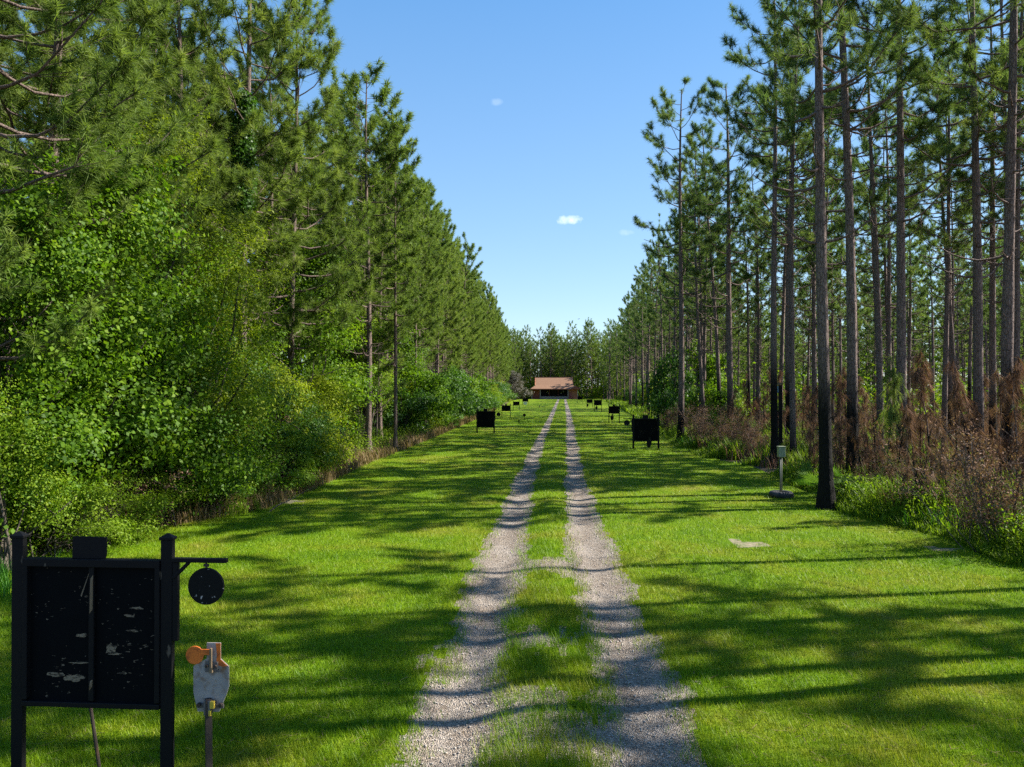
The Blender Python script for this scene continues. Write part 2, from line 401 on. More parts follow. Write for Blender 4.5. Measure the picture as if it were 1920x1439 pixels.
def sapling(seed, H=3.6, needles=True):
    rng = np.random.default_rng(seed); st, nf = Acc(), Acc()
    s = np.linspace(0, 1, 7)[:, None]
    P = np.array([[0, 0, -.1]]) + s * np.array([rng.normal(0, .3), rng.normal(0, .3), H]) + rng.normal(0, .05, (7, 3)) * s
    tube(st, P, .030 * (1 - .75 * s[:, 0]) + .004, 5)
    TP, TD = [], []
    for i in range(int(11 + rng.integers(6))):
        f = rng.uniform(.30, 1.0); x = f * 6; a = int(min(x, 5)); b = P[a] + (P[a + 1] - P[a]) * (x - a)
        az = rng.uniform(0, 6.28); L = rng.uniform(.25, .85) * (1.25 - f)
        h = np.array([math.cos(az), math.sin(az), rng.uniform(.2, 1.0)])
        e = b + h * L; m = b + h * L * .5 + [0, 0, -.04]
        tube(st, [b, m, e], [.011, .008, .005], 3)
        for q in (e, m): TP.append(q); TD.append(np.array([h[0] * .4, h[1] * .4, -.75]))
        if rng.random() < .7: TP.append(b); TD.append(np.array([0, 0, -.8]))
    for q in (P[-1], P[-2]): TP.append(q); TD.append(np.array([0, 0, -.6]))
    tufts(nf, np.array(TP), np.array(TD), 34, .30, .012, rng, .42, .16)
    return st, nf

def twigs(seed, H=1.7, n=26, spread=.55, leaves_n=0):
    rng = np.random.default_rng(seed); st, lf = Acc(), Acc(); ends = []
    for i in range(n):
        p0 = np.array([rng.normal(0, spread * .5), rng.normal(0, spread * .5), -.05]); hh = H * rng.uniform(.5, 1.05)
        d = np.array([rng.normal(0, .28) + p0[0] * .35, rng.normal(0, .28) + p0[1] * .35, 1.]) * hh
        s = np.linspace(0, 1, 5)[:, None]; P = p0 + d * s + rng.normal(0, .05, (5, 3)) * s
        tube(st, P, .009 * (1 - .65 * s[:, 0]) + .0025, 3)
        for j in range(9):
            x = rng.uniform(1.0, 4); a = int(min(x, 3)); b = P[a] + (P[a + 1] - P[a]) * (x - a)
            e = b + np.array([rng.normal(0, .22), rng.normal(0, .22), rng.uniform(.02, .36)]) * hh * .55
            m = (b + e) / 2 + rng.normal(0, .03, 3)
            tube(st, [b, m, e], [.0055, .004, .002], 3); ends += [e, m]
            for g in range(2):
                e2 = m + np.array([rng.normal(0, .12), rng.normal(0, .12), rng.uniform(0, .18)]); tube(st, [m, e2], [.003, .0015], 3); ends.append(e2)
    ends = np.array(ends); k = 4
    P = np.repeat(ends, k, 0) + rng.normal(0, .05, (len(ends) * k, 3))
    leaves(lf, P, unit(rng.normal(size=P.shape)), .055, rng, rng.random(len(P)), .45, .2)
    return st, lf

def blades(acc, base, n, h, w, rng, lean=.5, seg=4, c=None):
    """arching grass blades from the points in base"""
    for i in range(n):
        p = base[i % len(base)] + np.array([rng.normal(0, .05), rng.normal(0, .05), 0])
        az = rng.uniform(0, 6.28); L = h * rng.uniform(.55, 1.15); le = lean * rng.uniform(.3, 1.3)
        s = np.linspace(0, 1, seg + 1)
        x = le * L * s ** 1.8; zz = L * (s - .32 * le * s ** 2.5)
        C = p + np.stack([np.cos(az) * x, np.sin(az) * x, zz], 1)
        sd = np.array([-math.sin(az), math.cos(az), 0]) * w * .5
        ww = (1 - s ** 2)[:, None] + .03
        v = np.concatenate([C - sd * ww, C + sd * ww]); m = seg + 1
        acc.add(v, q=[(j, j + m, j + m + 1, j + 1) for j in range(seg)], c=rng.random() if c is None else c)

def palmetto(seed, nf=9):
    rng = np.random.default_rng(seed); fr, st = Acc(), Acc()
    for i in range(nf):
        az = i * 2.4 + rng.normal(0, .3); el = R(rng.uniform(32, 75)); L = rng.uniform(.55, .95)
        d = np.array([math.cos(az) * math.cos(el), math.sin(az) * math.cos(el), math.sin(el)])
        e = d * L; tube(st, [np.zeros(3), d * L * .5 + [0, 0, .03], e], [.012, .009, .007], 4)
        side = unit(np.cross(d, [0, 0, 1])); nrm = unit(np.cross(side, d)); cc = rng.random()
        for a in np.linspace(-1.35, 1.35, 19):
            bd = unit(d * math.cos(a) + side * math.sin(a) - np.array([0, 0, .15])); l = rng.uniform(.42, .58) * (1 - .18 * abs(a))
            w = unit(np.cross(bd, nrm)) * .014
            tip = e + bd * l - np.array([0, 0, .10 * l]); m = e + bd * l * .55
            fr.add(np.array([e, m - w, tip, m + w]), q=[(0, 1, 2, 3)], c=min(1, max(0, cc + rng.normal(0, .15))))
    return fr, st

# boxes and solids, with bevelled edges
def solid(name, parts, material, parent=None, bev=.006, smooth=False):
    bm = bmesh.new()
    for p in parts:
        k = p[0]
        if k == 'box':
            _, c, s = p[:3]; rot = p[3] if len(p) > 3 else None
            r = bmesh.ops.create_cube(bm, size=1); mtx = Matrix.Translation(c) @ (rot.to_4x4() if rot else Matrix()) @ Matrix.Diagonal((*s, 1))
            bmesh.ops.transform(bm, matrix=mtx, verts=r['verts'])
        elif k == 'cyl':
            _, a, b, r1, r2, seg = p; a, b = Vector(a), Vector(b); d = b - a
            r = bmesh.ops.create_cone(bm, cap_ends=True, segments=seg, radius1=r1, radius2=r2, depth=d.length)
            bmesh.ops.transform(bm, matrix=Matrix.Translation((a + b) / 2) @ d.to_track_quat('Z', 'Y').to_matrix().to_4x4(), verts=r['verts'])
        elif k == 'poly':                                   # outline in x,z pushed along y
            _, pts, y0, y1 = p
            f = [bm.verts.new((x, y0, z)) for x, z in pts]; g = [bm.verts.new((x, y1, z)) for x, z in pts]; n = len(pts)
            bm.faces.new(f); bm.faces.new(g[::-1])
            for i in range(n): bm.faces.new((f[i], g[i], g[(i + 1) % n], f[(i + 1) % n]))
        elif k == 'mesh':
            vs = [bm.verts.new(v) for v in p[1]]
            for f in p[2]: bm.faces.new([vs[i] for i in f])
        elif k == 'torus':
            _, c, R0, r0 = p; n, m = 32, 12
            vs = [[bm.verts.new((c[0] + (R0 + r0 * math.cos(b)) * math.cos(a), c[1] + (R0 + r0 * math.cos(b)) * math.sin(a), c[2] + r0 * .92 * math.sin(b)))
                   for b in [j * 2 * math.pi / m for j in range(m)]] for a in [i * 2 * math.pi / n for i in range(n)]]
            for i in range(n):
                for j in range(m): bm.faces.new((vs[i][j], vs[(i + 1) % n][j], vs[(i + 1) % n][(j + 1) % m], vs[i][(j + 1) % m]))
    bmesh.ops.recalc_face_normals(bm, faces=bm.faces)
    me = bpy.data.meshes.new(name); bm.to_mesh(me); bm.free(); me.materials.append(material)
    if smooth:
        for f in me.polygons: f.use_smooth = True
    o = bpy.data.objects.new(name, me); COL.objects.link(o)
    if bev:
        b = o.modifiers.new('bevel', 'BEVEL'); b.width = bev; b.segments = 2; b.limit_method = 'ANGLE'; b.angle_limit = R(40)
    if parent: o.parent = parent
    return o
def tag(o, label=None, cat=None, group=None, kind=None):
    for k, v in (('label', label), ('category', cat), ('group', group), ('kind', kind)):
        if v: o[k] = v
    return o
def empty(name, loc, rz=0, label=None, cat=None, group=None, sc=1, rx=0, ry=0):
    o = bpy.data.objects.new(name, None); COL.objects.link(o); o.empty_display_size = .3
    o.location = (loc[0], loc[1], loc[2] if len(loc) > 2 else 0); o.rotation_euler = (rx, ry, rz)
    o.scale = (sc, sc, sc) if not isinstance(sc, tuple) else sc
    return tag(o, label, cat, group)
def link(name, me, parent=None):
    o = bpy.data.objects.new(name, me); COL.objects.link(o)
    if parent: o.parent = parent
    return o
class Kind:
    """a thing with its parts: the first placing links the meshes, the next ones are copies of the objects"""
    def __init__(s, name, cat, parts): s.name, s.cat, s.parts, s.src = name, cat, parts, None
    def put(s, xy, rz, sc, label, group=None, rx=0, ry=0, z=0):
        if s.src is None:
            r = empty(s.name, (*xy, z), rz, label, s.cat, group, sc, rx, ry)
            s.src = (r, [link(n, me, r) for n, me in s.parts]); return r
        r = s.src[0].copy(); COL.objects.link(r)
        r.location = (*xy, z); r.rotation_euler = (rx, ry, rz); r.scale = (sc, sc, sc) if not isinstance(sc, tuple) else sc
        r['label'] = label
        if group: r['group'] = group
        elif 'group' in r: del r['group']
        for c in s.src[1]:
            k = c.copy(); COL.objects.link(k); k.parent = r
        return r

# ------------------------------------------------------------ ground, lawn, track
YS_T = [4, 7, 9.5, 17.7, 28, 48, 95, 300]
XL_T = [-1.05, -1.06, -1.10, -1.23, -1.41, -1.48, -1.42, -1.4]; HL_T = [.42, .42, .39, .36, .34, .29, .27, .27]
XR_T = [.80, .80, .78, .57, .48, .58, .80, .85]; HR_T = [.44, .42, .39, .38, .33, .33, .32, .3]
def ctr(x0, y): return x0
def track(x, y):
    """> 0 on bare gravel"""
    w = .10 * (fbm(y * .45, y * 0 + 2.5, 3) - .5) * 2
    l = 1 - np.abs(x - w - np.interp(y, YS_T, XL_T)) / np.interp(y, YS_T, HL_T)
    r = 1 - np.abs(x - w * .8 - np.interp(y, YS_T, XR_T)) / np.interp(y, YS_T, HR_T)
    m = np.maximum(l, r)
    mid = (np.abs(x + .15) < .9)
    m = np.where(mid, np.maximum(m, +.12 - np.abs(y - 14.3) * .9), m)                                 # gravel crosses the middle strip
    m = np.where(mid & (y < 9.2), np.maximum(m, np.clip((7.3 - y) * .5, -1, -.08)), m)
    m = np.where(mid, np.maximum(m, .05 - np.abs(y - 10.0) * .7), m)
    k = np.clip((30 - y) / 20, .55, 1)
    return m + (fbm(x * 2.2, y * 1.1, 5) - .5) * 1.35 * k + (vn(x * 9, y * 5, 9) - .5) * .55 * k
LE = ([4, 12, 17, 20.8, 25, 34, 47.8, 79.6, 159, 240], [-12.5, -11.8, -10.3, -8.6, -8.7, -9.1, -9.2, -9.9, -12.5, -16])
RE = ([4, 12.9, 17.7, 20.7, 31.8, 38, 45, 60, 106, 160, 240], [9.2, 8.6, 9.0, 7.9, 8.6, 7.2, 6.9, 8.0, 9.8, 11.5, 13.5])
def in_lawn(x, y):
    e = (fbm(x * .8, y * .5, 21) - .5) * 1.4
    return np.minimum(x - np.interp(y, *LE) + e, np.interp(y, *RE) - x + e)
def sandy(x, y):
    a = 1 - ((x - 3.95) / .62) ** 2 - ((y - 16.9) / .62) ** 2
    b = 1 - ((x - 8.0) / .5) ** 2 - ((y - 16.6) / .45) ** 2
    c = 1 - ((x + 8.4) / 1.0) ** 2 - ((y - 22.2) / .9) ** 2
    return np.maximum(np.maximum(a, b), c) + (fbm(x * 3, y * 3, 31) - .5) * 2.6 - .25
def height(x, y):
    w = np.interp(y, YS_T, XL_T), np.interp(y, YS_T, XR_T)
    rut = np.exp(-((x - w[0]) / .38) ** 2) + np.exp(-((x - w[1]) / .38) ** 2)
    fade = np.clip((75 - y) / 50, .35, 1)
    return (-.050 * rut + .045 * np.exp(-((x + .3) / .42) ** 2)) * fade + (fbm(x * .5, y * .4, 41) - .5) * .06 + .02

yr = [4.6]
while yr[-1] < 262: yr.append(yr[-1] + max(.05, .0058 * yr[-1]))
yr = np.array(yr)
xc = np.concatenate([np.arange(-17, -2.4, .28), np.arange(-2.35, 1.95, .05), np.arange(2.0, 27, .25)])
GX, GY = np.meshgrid(xc, yr)
GZ = height(GX, GY)
V = np.stack([GX, GY, GZ], -1).reshape(-1, 3)
nx, ny = len(xc), len(yr)
ii, jj = np.meshgrid(np.arange(nx - 1), np.arange(ny - 1))
Q = np.stack([jj * nx + ii, jj * nx + ii + 1, (jj + 1) * nx + ii + 1, (jj + 1) * nx + ii], -1).reshape(-1, 4)
CXq = V[Q].mean(1)[:, 0]; CYq = V[Q].mean(1)[:, 1]
isT = (track(CXq, CYq) > -.10 - .22 * np.clip((30 - CYq) / 15, 0, 1)) & (CYq < 246); isS = (~isT) & (sandy(CXq, CYq) > .35); isL = (~isT) & (~isS) & (in_lawn(CXq, CYq) > 0)
def sub(mask, name, m):
    q = Q[mask]; u, inv = np.unique(q, return_inverse=True)
    a = Acc(); a.add(V[u], q=inv.reshape(-1, 4)); return tag(link(name, a.mesh(name, m, True)), kind='structure')
sub(isL, 'lawn', M['lawn']); sub(isT, 'gravel_track', M['gravel']); sub(isS, 'bare_soil', M['sand'])
a = Acc(); g = np.linspace(-1500, 1500, 25); gx, gy = np.meshgrid(g, g + 300)
n = len(g); i2, j2 = np.meshgrid(np.arange(n - 1), np.arange(n - 1))
a.add(np.stack([gx, gy, gx * 0 - .06], -1).reshape(-1, 3), q=np.stack([j2 * n + i2, j2 * n + i2 + 1, (j2 + 1) * n + i2 + 1, (j2 + 1) * n + i2], -1).reshape(-1, 4))
tag(link('ground', a.mesh('ground', M['duff'])), kind='structure')

# mown grass: single blades, finer close by
rng = np.random.default_rng(5)
def scatter_blades(N, y0, y1, pw, hmul, wmul, keep):
    u = rng.random(N); e = 1 - pw
    y = (y0 ** e + u * (y1 ** e - y0 ** e)) ** (1 / e)
    half = .735 * y + 1.2
    x = rng.uniform(-1, 1, N) * np.minimum(half, 15) - y * .068
    ok = keep(x, y); x, y = x[ok], y[ok]
    n = len(x); z = height(x, y)
    sc = (y / 8) ** .62
    clump = .6 + .8 * fbm(x * 3, y * 3, 77)
    tr_ = track(x, y); tall = np.where((tr_ > -.9) & (np.abs(x) < 2.3), 1.25, 1.0) + np.where((np.abs(x + .15) < .75) & (y < 20), .75 * vn(x * 2.2, y * 1.6, 99), 0)
    h = hmul * rng.uniform(.6, 1.3, n) * clump * tall * (y / 8) ** .12; w = wmul * sc * rng.uniform(.7, 1.3, n)
    az = rng.uniform(0, 2 * np.pi, n); le = rng.uniform(.15, .95, n) * h
    b = np.stack([x, y, z - .004], 1); sd = np.stack([-np.sin(az), np.cos(az), 0 * az], 1) * w[:, None] * .5
    tip = b + np.stack([np.cos(az) * le, np.sin(az) * le, h], 1)
    return np.stack([b - sd, b + sd, tip], 1).reshape(-1, 3), np.repeat(rng.random(n), 3)
gr = Acc()
def keepA(x, y): return (in_lawn(x, y) > .0) & (track(x, y) + rng.normal(0, .30, len(x)) < -.02) & (sandy(x, y) + rng.normal(0, .1, len(x)) < .35)
v, c = scatter_blades(820000, 5.2, 95, 1.55, .058, .0062, keepA); gr.add(v, t=np.arange(len(v)).reshape(-1, 3), c=c)
LIT = Acc(); n = 5200; y = 5.4 + 24 * rng.random(n) ** 1.5; x = rng.uniform(-1, 1, n) * np.minimum(.72 * y + 1, 11) - y * .068
az = rng.uniform(0, 6.28, n); L = rng.uniform(.05, .15, n); z = height(x, y) + rng.uniform(.012, .05, n)
b = np.stack([x, y, z], 1); dd = np.stack([np.cos(az) * L, np.sin(az) * L, rng.uniform(-.01, .02, n)], 1); ss = np.stack([-np.sin(az), np.cos(az), 0 * az], 1) * .003
LIT.add(np.stack([b - ss, b + ss, b + dd + ss * .5, b + dd - ss * .5], 1).reshape(-1, 3), q=np.arange(n * 4).reshape(-1, 4), c=np.repeat(rng.random(n), 4))
tag(link('needle_litter', LIT.mesh('needle_litter', M['dry'])), 'fallen tan pine needles strewn over the mown grass', 'litter', kind='stuff')
STN = Acc(); n = 6000; y = 5.4 + 17 * rng.random(n) ** 1.5; x = rng.uniform(-2.0, 1.7, n); k = track(x, y) + rng.normal(0, .15, n) > -.12; x, y = x[k], y[k]; n = len(x)
r_ = rng.uniform(.006, .020, n) ** 1.0; z = height(x, y) + r_ * .35; c_ = np.stack([x, y, z], 1)
o6 = np.array([(1, 0, 0), (-1, 0, 0), (0, 1, 0), (0, -1, 0), (0, 0, .7), (0, 0, -.7)]); v6 = c_[:, None] + o6[None] * r_[:, None, None] * rng.uniform(.6, 1.3, (n, 6, 1))
f8 = np.array([(0, 2, 4), (2, 1, 4), (1, 3, 4), (3, 0, 4), (2, 0, 5), (1, 2, 5), (3, 1, 5), (0, 3, 5)])
STN.add(v6.reshape(-1, 3), t=(f8[None] + np.arange(n)[:, None, None] * 6).reshape(-1, 3))
tag(link('loose_stones', STN.mesh('loose_stones', M['pebble'])), 'loose pebbles lying on the wheel tracks', 'stones', kind='stuff')
tag(link('mown_grass', gr.mesh('mown_grass', M['grass'])), 'short bright green mown grass of the lane', 'grass', kind='stuff')

# ------------------------------------------------------------ pines
def mk(tr, cr, bark_, needle, nm):
    return [('trunk', tr.mesh(nm + '_trunk', bark_, True)), ('crown', cr.mesh(nm + '_crown', needle))]
RIGHT = [Kind('pine_tree', 'pine tree', mk(*pine(100 + i, 22.5, c, r, nl, re + .15, 66, .0175, .32), M['bark_s'], M['needle_r'], 'pine'))
         for i, (c, r, nl, re) in enumerate([(.53, .185, 28, 2.6), (.57, .17, 25, 2.4), (.48, .20, 32, 2.9), (.60, .16, 21, 2.2), (.51, .18, 28, 3.0)])]
RFAR = [Kind('pine_tree', 'pine tree', mk(*pine(150 + i, 22.5, c, .18, nl, re + .15, 30, .040, .35, 6, 3, .8), M['bark_s'], M['needle_r'], 'pine'))
        for i, (c, nl, re) in enumerate([(.50, 30, 2.5), (.44, 33, 2.7), (.55, 26, 2.3), (.47, 31, 2.8)])]
LEFT = [Kind('pine_tree', 'pine tree', mk(*pine(200 + i, 22.0, c, .17, nl, re + .5, 66, .019, .34, 9, 4, 1.2, form=.42), M['bark'], M['needle'], 'pine'))
        for i, (c, nl, re) in enumerate([(.20, 66, 3.1), (.26, 60, 2.9), (.16, 70, 3.3), (.32, 56, 2.7)])]
LFAR = [Kind('pine_tree', 'pine tree', mk(*pine(250 + i, 22.0, c, .17, nl, re + .5, 32, .040, .37, 6, 3, 1.0, form=.42), M['bark'], M['needle'], 'pine'))
        for i, (c, nl, re) in enumerate([(.30, 54, 2.7), (.36, 50, 2.5), (.26, 58, 2.9), (.40, 46, 2.4)])]
rnd = random.Random(11)
GR, GL, GRF = 'pines of the open burned woods', 'pines of the dense green wood edge', 'slim pines along the far lane edges'
pines = []
def plant(kind, u, d, h, label, lean=0.0, group=None, girth=1.0, rz=None):
    x, y = at(u, d); sc = h / 22.3
    # lean: sideways tilt seen from the camera (radians, positive to the right)
    o = kind.put((x, y), rnd.uniform(0, 6.28) if rz is None else rz, (sc * girth, sc * girth, sc), label, group)
    if lean:
        o.rotation_euler = (Matrix.Rotation(lean, 3, 'Y') @ Matrix.Rotation(o.rotation_euler[2], 3, 'Z')).to_euler()
    pines.append((x, y)); return o
T = [  # hand placed: kind, column, depth, height, lean, girth, label
    (RIGHT[0], 1276, 46.8, 22.0, .012, 1.12, 'charred-footed pine at the lawn edge just beyond the large shaded-row target board'),
    (RIGHT[1], 1322, 54, 20.5, -.060, .95, 'leaning slender pine with a sunlit trunk beyond the first brown thicket'),
    (RIGHT[3], 1350, 55, 22.5, -.030, 1.0, 'gently leaning pine between the leaning slender one and a thicker straight one'),
    (RIGHT[2], 1370, 46, 22.0, .005, 1.1, 'thick straight pine rising from the brown thicket near a leafy green sprig'),
    (RIGHT[3], 1453, 33.4, 23.0, -.012, 1.0, 'black-based pine right behind the pale green box on a pole'),
    (RIGHT[1], 1487, 33.5, 22.0, -.008, .82, 'thin black-footed pine just past the pale green box on a pole'),
    (RIGHT[4], 1480, 44, 23.5, .0, 1.15, 'stout grey pine in the cluster behind the pale green box'),
    (RIGHT[2], 1549, 21.3, 23.5, -.002, .86, 'big charred pine standing out on the lawn edge, first trunk past the box pole'),
    (RIGHT[4], 1598, 24.6, 23.5, -.010, 1.0, 'tall grey-barked pine one step behind the big charred pine'),
    (RIGHT[0], 1691, 28, 23.5, -.008, 1.02, 'grey pine with brown saplings around its foot, beside a small green seedling'),
    (RIGHT[3], 1655, 44, 18.5, -.045, .75, 'thin bowed pine pole behind a small green seedling'),
    (RIGHT[1], 1797, 40, 20.5, -.055, .85, 'slim tilted pine with a bare crooked limb halfway up'),
    (RIGHT[2], 1834, 29, 24.0, -.014, .95, 'dark straight pine with peeling bark near the twiggy bush'),
    (RIGHT[0], 1862, 38, 23.5, -.006, .95, 'reddish straight pine behind the dark pine with peeling bark'),
    (RIGHT[4], 1888, 34, 23.0, .0, 1.0, 'evenly lit pale pine trunk deep behind the twiggy bush'),
    (RIGHT[3], 1902, 30, 22.5, .022, .9, 'pine tilting towards the frame edge, crossing a thinner trunk'),
    (RIGHT[1], 1420, 62, 22.0, .004, .9, 'slim pine in the gap between the thicket pines and the box pole'),
    (RIGHT[1], 1405, 70, 22.0, -.01, .9, 'slim distant pine just inside the gap by the thicket'),
    (LEFT[0], -70, 14.6, 20, .02, 1.0, 'near shaggy pine spreading low boughs over vine-hung bushes behind the black board'),
    (LEFT[2], 90, 19.5, 22, .0, 1.05, 'bushy pine with long drooping boughs above the vine-hung thicket'),
    (LEFT[1], 330, 28.5, 22, .0, 1.0, 'pine whose needles overhang the tall laurel-like tree'),
    (LEFT[3], 455, 30, 24.0, .0, 1.1, 'tall open pine with a dark vine wrapped round its trunk'),
    (LEFT[2], 545, 34, 22.0, .0, 1.0, 'full pine standing just past the vine-wrapped pine'),
    (LFAR[3], 690, 38.5, 19.8, .008, 1.2, 'bare-trunked sunlit pine at the lawn edge, first of three close trunks'),
    (LFAR[1], 713, 47.7, 20.6, -.004, 1.1, 'bare-trunked pine standing second of three close trunks at the lawn edge'),
    (LFAR[3], 741, 40.5, 17.6, .016, .82, 'slender dark pine, third of three close trunks at the lawn edge'),
    (LFAR[0], 640, 46, 21.5, .0, .9, 'thin pine among leafy shrubs before the three close trunks'),
]
for kd, u, d, h, ln, gi, lb in T: plant(kd, u, d, h, lb, ln, None, gi)
def fill(kinds, far, xs, ys, n, hmin, hmax, label, group, mind, dfar=48):
    k = 0; tries = 0
    while k < n and tries < n * 40:
        tries += 1
        y = ys[0] + (ys[1] - ys[0]) * rnd.random() ** 1.25
        x = xs(y, rnd.random())
        if min([(x - a) ** 2 + (y - b) ** 2 for a, b in pines] or [99]) < mind ** 2: continue
        h = rnd.uniform(hmin, hmax); sc = h / 22.3
        kd = rnd.choice(far if y > dfar else kinds)
        kd.put((x, y), rnd.uniform(0, 6.28), (sc * rnd.uniform(.85, 1.1),) * 2 + (sc,), label, group, rx=rnd.gauss(0, .012), ry=rnd.gauss(0, .012))
        pines.append((x, y)); k += 1
# dense edge on the sunlit side
fill(LEFT, LFAR, lambda y, r: np.interp(y, *LE) - 2.0 - 2.2 * r, (44, 125), 38, 18.5, 22.0, 'shaggy green pine in the front rank of the dense wood', GL, 2.2)
fill(LEFT, LFAR, lambda y, r: np.interp(y, *LE) - 6.8 - 10 * r, (13, 110), 52, 19, 23.5, 'shaggy green pine set back inside the dense wood', GL + ' set back', 2.2)
fill(LFAR, LFAR, lambda y, r: np.interp(y, *LE) - 1.5 - 5 * r, (120, 215), 30, 19, 22.5, 'small far pine lining the lane towards the brown-roofed building', GRF, 2.6)
# open woods on the shaded side
fill(RIGHT, RFAR, lambda y, r: np.interp(y, *RE) + 3.0 + (.66 * y - 6) * r, (24, 62), 19, 20, 24, 'tall bare-trunked pine standing behind the front trunks of the burned woods', GR, 2.6)
fill(RIGHT, RFAR, lambda y, r: np.interp(y, *RE) + 1.5 + (.62 * y - 4) * r, (56, 105), 42, 17, 22.5, 'slim bare-trunked pine deep in the burned woods', GR + ' deep inside', 2.6)
fill(RFAR, RFAR, lambda y, r: np.interp(y, *RE) + 1.2 + 7 * r, (62, 205), 38, 19, 22.5, 'small far pine on the shaded edge of the lane', GRF + ' in shade', 2.8)
# the same woods go on beside the camera, just out of the frame, and shade the lane
for y0, xo in ((3.0, .4), (5.2, 3.5), (6.6, 0.), (8.4, 2.2), (10.2, .3), (11.6, 3.2), (13.0, .8), (14.8, 2.6), (17.5, 1.2), (9.0, 8.0), (4.5, 9.0), (14.0, 8.5), (1.0, 4.0), (7.5, 13.0), (11.0, 14.5), (16.0, 13.0), (3.5, 14.0)):
    x0 = max(9.4, .70 * y0 + 1.6) + xo
    RIGHT[3 if rnd.random() < .6 else 1].put((x0, y0), rnd.uniform(0, 6.28), rnd.uniform(.88, 1.05), 'tall pine of the burned woods standing beside the camera', GR + ' beside the camera')
    pines.append((x0, y0))

# far-off woods as one mass
def distant():
    rng = np.random.default_rng(77)
    base = [pine(300 + i, 21, c, .17, 36, 3.0, 10, .095, .46, 5, 3, .45, 2) for i, c in enumerate((.16, .26, .36))]
    tr, cr = Acc(), Acc()
    P = []
    for i in range(430): P.append((rng.uniform(-75, 80), 268 + 55 * rng.random() ** 1.5))
    for i in range(280): y = rng.uniform(95, 265); P.append((np.interp(y, *RE) + 5 + rng.random() * .66 * y, y))
    for i in range(60): y = rng.uniform(120, 265); P.append((np.interp(y, *LE) - 5 - rng.random() * 24, y))
    for i in range(60): y = rng.uniform(205, 268); P.append(((np.interp(y, *LE) - 1 - rng.random() * 8) if i % 2 else (np.interp(y, *RE) + rng.random() * 12), y))
    for i, (x, y) in enumerate(P):
        b = base[i % 3]; s = rng.uniform(.8, 1.12) * (1.0 if y < 262 else rng.uniform(.95, 1.25)); a = rng.uniform(0, 6.28)
        m = np.array([[math.cos(a) * s, -math.sin(a) * s, 0], [math.sin(a) * s, math.cos(a) * s, 0], [0, 0, s]], np.float32)
        for src, dst in zip(b, (tr, cr)):
            vv = np.concatenate(src.v) @ m.T + np.array([x, y, 0], np.float32)
            cc = np.concatenate(src.c) * .7 + rng.random() * .3
            dst.add(vv, t=np.concatenate(src.t) if src.t else None, q=np.concatenate(src.q) if src.q else None, c=cc)
    o = tag(link('distant_woods', cr.mesh('distant_woods', M['needle'])), 'far pine woods closing the lane behind the building', 'woods', kind='stuff')
    t = link('trunks', tr.mesh('distant_trunks', M['bark'], True), o); t['kind'] = 'stuff'
    # low scrub under them
    u = Acc(); n = 60000
    x = rng.uniform(-70, 80, n); y = rng.uniform(266, 300, n); z = rng.random(n) ** 1.3 * 8.0 * (.4 + vn(x * .25, y * .1, 4))
    leaves(u, np.stack([x, y, z], 1), unit(rng.normal(size=(n, 3))), .75, rng, rng.random(n), .6)
    n = 56000; y = rng.uniform(78, 265, n); x = np.interp(y, *RE) + 3 + rng.random(n) * (.7 * y); z = rng.random(n) ** 1.4 * 5.5 * (.3 + 1.2 * vn(x * .3, y * .15, 6))
    leaves(u, np.stack([x, y, z], 1), unit(rng.normal(size=(n, 3))), .45, rng, rng.random(n), .6)
    tag(link('distant_underbrush', u.mesh('distant_underbrush', M['leaf'])), 'dark green scrub under the far pine woods', 'underbrush', kind='stuff')
distant()

# ------------------------------------------------------------ leafy trees and shrubs, sunlit edge
def leafkind(name, cat, seed, w, h, nb, nspray, per, size, m, d=None, stems=8, sr=.05, spray=.26, inner=.3, asp=.5):
    lf, st = bush(seed, blob_set(seed, nb, w, h, d), nspray, per, size, spray, (0, 0), stems, sr, inner, asp)
    return Kind(name, cat, [('foliage', lf.mesh(name + '_foliage', M[m])), ('stem', st.mesh(name + '_stem', M['stem'], True))])
LAUREL = leafkind('broadleaf_tree', 'tree', 31, 5.2, 11.2, 12, 1000, 50, .095, 'leafy', 4.6, 14, .09, .42, .35, .42)
VINED = leafkind('vine_thicket', 'thicket', 32, 5.4, 8.6, 12, 900, 44, .100, 'leaf', 4.4, 11, .06, .42, .30, .8)
VINED2 = leafkind('vine_thicket', 'thicket', 33, 4.6, 6.6, 9, 760, 48, .082, 'leaf', 4.2, 11, .06, .38, .35, .75)
DARKB = leafkind('evergreen_shrub', 'shrub', 34, 3.4, 4.6, 8, 560, 34, .095, 'leafd', None, 9, .05, .26, .3, .45)
YELB = leafkind('leafy_shrub', 'shrub', 35, 3.4, 4.4, 8, 560, 34, .095, 'leafy', None, 9, .045, .26, .3, .5)
GRNB = leafkind('leafy_shrub', 'shrub', 36, 3.2, 3.6, 8, 520, 34, .09, 'leaf', None, 9, .045, .25, .3, .5)
LOWB = leafkind('low_shrub', 'shrub', 37, 2.2, 1.7, 6, 520, 20, .07, 'weed', None, 8, .02, .2, .3, .45)
FARB = [leafkind('leafy_shrub', 'shrub', 40 + i, 4.2, 5.0, 9, 420, 16, .22, m, None, 7, .06, .4, .35, .55) for i, m in enumerate(('leaf', 'leafy', 'leafd'))]
def leafy(k, u, d, sc, lb, group=None, rz=None, z=0): return k.put(at(u, d), rnd.uniform(0, 6.28) if rz is None else rz, sc, lb, group, z=z)
leafy(LAUREL, 340, 21.5, 1.0, 'tall yellow-green laurel-like tree bulging over the lawn edge')
leafy(LAUREL, 250, 27, .95, 'darker laurel-like tree behind the vine-hung thicket')
leafy(VINED, 85, 17.6, 1.12, 'tall thicket hung with heart-leaved vines directly behind the black board')
leafy(VINED2, 225, 18.8, 1.15, 'lower vine-hung thicket between the board and the laurel-like tree')
